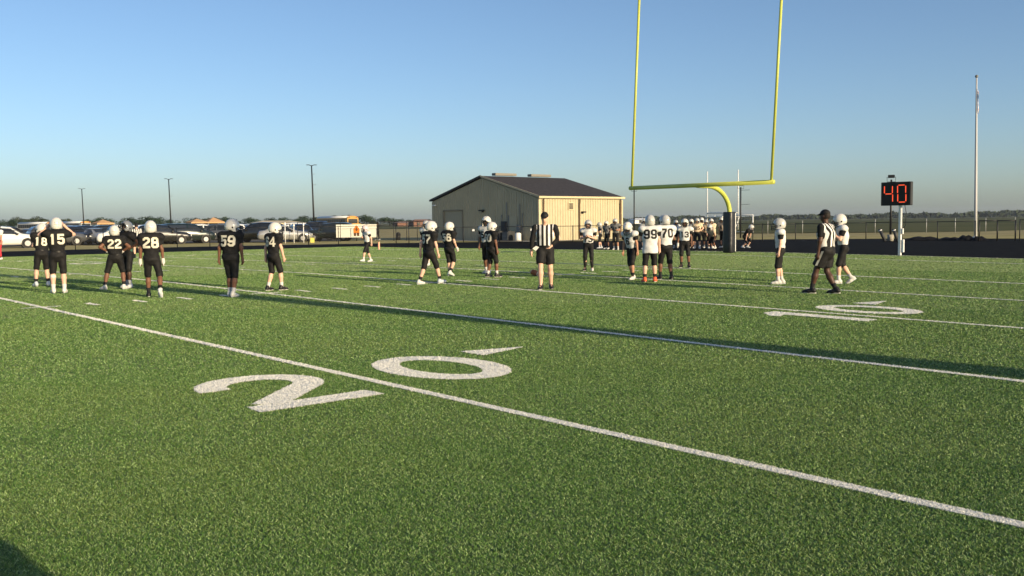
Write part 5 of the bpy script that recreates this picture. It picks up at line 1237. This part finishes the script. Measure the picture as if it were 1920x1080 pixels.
CARS = [('suv', 'white', 14, 85, -86, 'white crossover parked at the left edge nearest the fence', 1.0), ('suv', 'black', 22, 92, -80, 'black crossover parked right behind the white one at the left edge', 1.0), ('sedan', 'bluegrey', 66, 99, -150, 'blue grey sedan parked left of player 18', 1.0),
        ('suv', 'white', 146, 107, -70, 'white sport utility car seen behind player 15', 1.0), ('suv', 'black', 140, 95, -158, 'black off road car facing us with round headlights right of player 15', .98), ('suv', 'navy', 170, 99, -60, 'dark blue sport utility car in front of the orange canopy', 1.0),
        ('sedan', 'silver', 186, 94, -148, 'silver sedan parked left of player 22', 1.0), ('suv', 'white', 250, 99, -72, 'white sport utility car between player 22 and player 28', 1.0), ('sedan', 'white', 238, 90.5, -86, 'white sedan low behind the dark helmeted player', 1.0), ('suv', 'black', 307, 89.5, -82, 'black sport utility car behind player 28', 1.0),
        ('van', 'green', 350, 92, -76, 'dark green minivan parked in the gap right of player 28', 1.0), ('suv', 'grey', 404, 95, 72, 'dark grey sport utility car left of player 59', 1.0), ('suv', 'black', 486, 92, 66, 'black sport utility car facing left between players 59 and 64', 1.06),
        ('sedan', 'silver', 536, 90, -84, 'silver grey hatchback parked right of player 64', 1.04), ('suv', 'black', 568, 94, -165, 'black off road car facing us left of the lamp post', .95), ('truck', 'navy', 594, 99, 70, 'dark pick up truck behind the nearest lamp post', 1.0), ('suv', 'green', 622, 92.5, 76, 'dark green sport utility car half hidden by the white banner', 1.0),
        ('sedan', 'grey', 98, 104, -60, 'grey sedan just behind players 18 and 15', 1.0), ('suv', 'grey', 108, 93, -75, 'dark grey car hidden behind player 15', 1.0), ('suv', 'black', 215, 103, -70, 'black sport utility car peeping out above the shoulder of player 22', 1.0), ('sedan', 'white', 452, 112, 70, 'white sedan in the rear row above player 59', 1.0), ('suv', 'silver', 470, 108, 80, 'silver car in the rear row right of player 59', 1.0),
        ('suv', 'white', 430, 106, 70, 'white car in the rear row behind player 59', 1.0), ('suv', 'white', 388, 108, -70, 'white car in the rear row below the orange canopies', 1.0), ('van', 'white', 550, 116, 80, 'white van in the rear row right of player 64', 1.0), ('sedan', 'silver', 520, 110, 75, 'silver sedan in the rear row behind player 64', 1.0), ('suv', 'white', 285, 112, -75, 'white car in the rear row left of player 28', 1.0), ('suv', 'white', 328, 113, -75, 'white car in the rear row above the dark minivan', 1.0), ('van', 'grey', 618, 108, 80, 'grey van in the rear row below the yellow bus', 1.0)]
for c_ in CARS: car(*c_)
M_BUSROOF = mat('bus_roof_white', (.72, .72, .70), .5)
M_BUSGREY = mat('bus_side_pale', (.34, .34, .33), .5)
def bus(u, d, az, L_, label, body_m=None, sc=1.0):
    P = at(u, d); P.z = -.158; g = empty('school_bus', P, az, label, 'bus', 'school buses beyond the cars'); g.scale = (sc,) * 3; bm_ = body_m or M_BUSYEL
    W = 1.22; prof = [(-W, .55), (-W, 2.35), (-W * .97, 2.62), (-W * .85, 2.82), (-W * .5, 2.97), (0, 3.02), (W * .5, 2.97), (W * .85, 2.82), (W * .97, 2.62), (W, 2.35), (W, .55)]
    lo = [p for p in prof if p[1] <= 2.62]; V = []
    def ext(pr, x0, x1):
        n = len(pr); m = MB().add([(x0, y, z) for y, z in pr] + [(x1, y, z) for y, z in pr], [(i, (i + 1) % n, n + (i + 1) % n, n + i) for i in range(n)] + [tuple(range(n))[::-1], tuple(range(n, 2 * n))]); return m
    ext([(-W, .55), (-W, 2.35), (-W * .97, 2.62), (W * .97, 2.62), (W, 2.35), (W, .55)], -L_ / 2, L_ / 2).build('body', bm_, g)
    ext([(-W * .98, 2.625), (-W * .85, 2.82), (-W * .5, 2.97), (0, 3.02), (W * .5, 2.97), (W * .85, 2.82), (W * .98, 2.625)], -L_ / 2 + .06, L_ / 2 - .4).build('roof', M_BUSROOF, g, True)
    ext([(-W * .98, 2.625), (-W * .85, 2.82), (-W * .5, 2.97), (0, 3.02), (W * .5, 2.97), (W * .85, 2.82), (W * .98, 2.625)], L_ / 2 - .38, L_ / 2).build('roof_cap', M_BUSYEL, g, True)
    ext([(-W * .9, .55), (-W * .9, 1.35), (-W * .7, 1.55), (W * .7, 1.55), (W * .9, 1.35), (W * .9, .55)], L_ / 2, L_ / 2 + 1.25).build('hood', M_BUSYEL, g, bevel=.04)
    n = int(L_ / .85)
    for s_ in (-1, 1):
        for k in range(n): MB().box((-L_ / 2 + .6 + k * (L_ - 1) / n, s_ * (W + .004), 2.0), (.72, .02, .82)).build('window', M_GLASS, g)
        for z in (1.35, 1.0): MB().box((0, s_ * (W + .006), z), (L_, .02, .05)).build('side_rail', M_BLACK, g)
    MB().box((L_ / 2 + .012, 0, 2.02), (.03, 2.0, .85)).build('windshield', M_GLASS, g); MB().box((-L_ / 2 - .012, 0, 2.05), (.03, 1.9, .6)).build('rear_window', M_GLASS, g)
    for s_ in (-1, 1):
        MB().box((L_ / 2 + .02, s_ * .8, 2.78), (.05, .22, .16)).build('warning_light', M_TAIL, g); MB().tube([(L_ / 2 + 1.252, s_ * .75, 1.0), (L_ / 2 + 1.27, s_ * .75, 1.0)], .12, 12).build('headlight', M_LAMP, g)
        MB().tube([(L_ / 2 + 1.0, s_ * (W + .05), 1.6), (L_ / 2 + 1.0, s_ * (W + .3), 2.1)], .03, 6).build('mirror_arm', M_BLACK, g)
    MB().box((L_ / 2 + 1.3, 0, .62), (.12, 2.3, .28)).build('bumper', M_BLACK, g, bevel=.02)
    MB().box((L_ / 2 + 1.255, 0, 1.02), (.02, 1.0, .5)).build('grille', M_BLACK, g)
    for ax in (L_ / 2 + .35, -L_ / 2 + 2.2):
        for s_ in (-1, 1):
            w_ = MB().tube([(ax, s_ * (W - .35), .5), (ax, s_ * (W + .01), .5)], .5, 18).build('wheel', M_TYRE, g); MB().tube([(ax, s_ * (W + .011), .5), (ax, s_ * (W + .03), .5)], .26, 14).build('rim', M_GREY, w_)
bus(634, 190, R(-90), 11.5, 'yellow school bus with white roof above the white banner', None, 1.0)
bus(141, 205, R(-78), 10.5, 'school bus with long white roof and yellow nose right of player 15', M_BUSGREY, .86)
bus(72, 222, R(-68), 10.5, 'school bus with white roof behind player 18, left of the other', M_BUSGREY, .86)

# ------------------------------------------------------------------ the evening haze over the plain
hz = MB().box((0, 0, 13.0), (6400, 6400, 30.0)).build('haze', None); hz['kind'] = 'stuff'
hm = bpy.data.materials.new('haze'); hm.use_nodes = True; ht_ = hm.node_tree; ht_.nodes.remove(ht_.nodes['Principled BSDF'])
pv = ht_.nodes.new('ShaderNodeVolumePrincipled'); pv.inputs['Color'].default_value = (.76, .84, 1, 1); pv.inputs['Density'].default_value = .00010; pv.inputs['Anisotropy'].default_value = .2
ht_.links.new(pv.outputs[0], ht_.nodes['Material Output'].inputs['Volume']); hz.data.materials.append(hm)
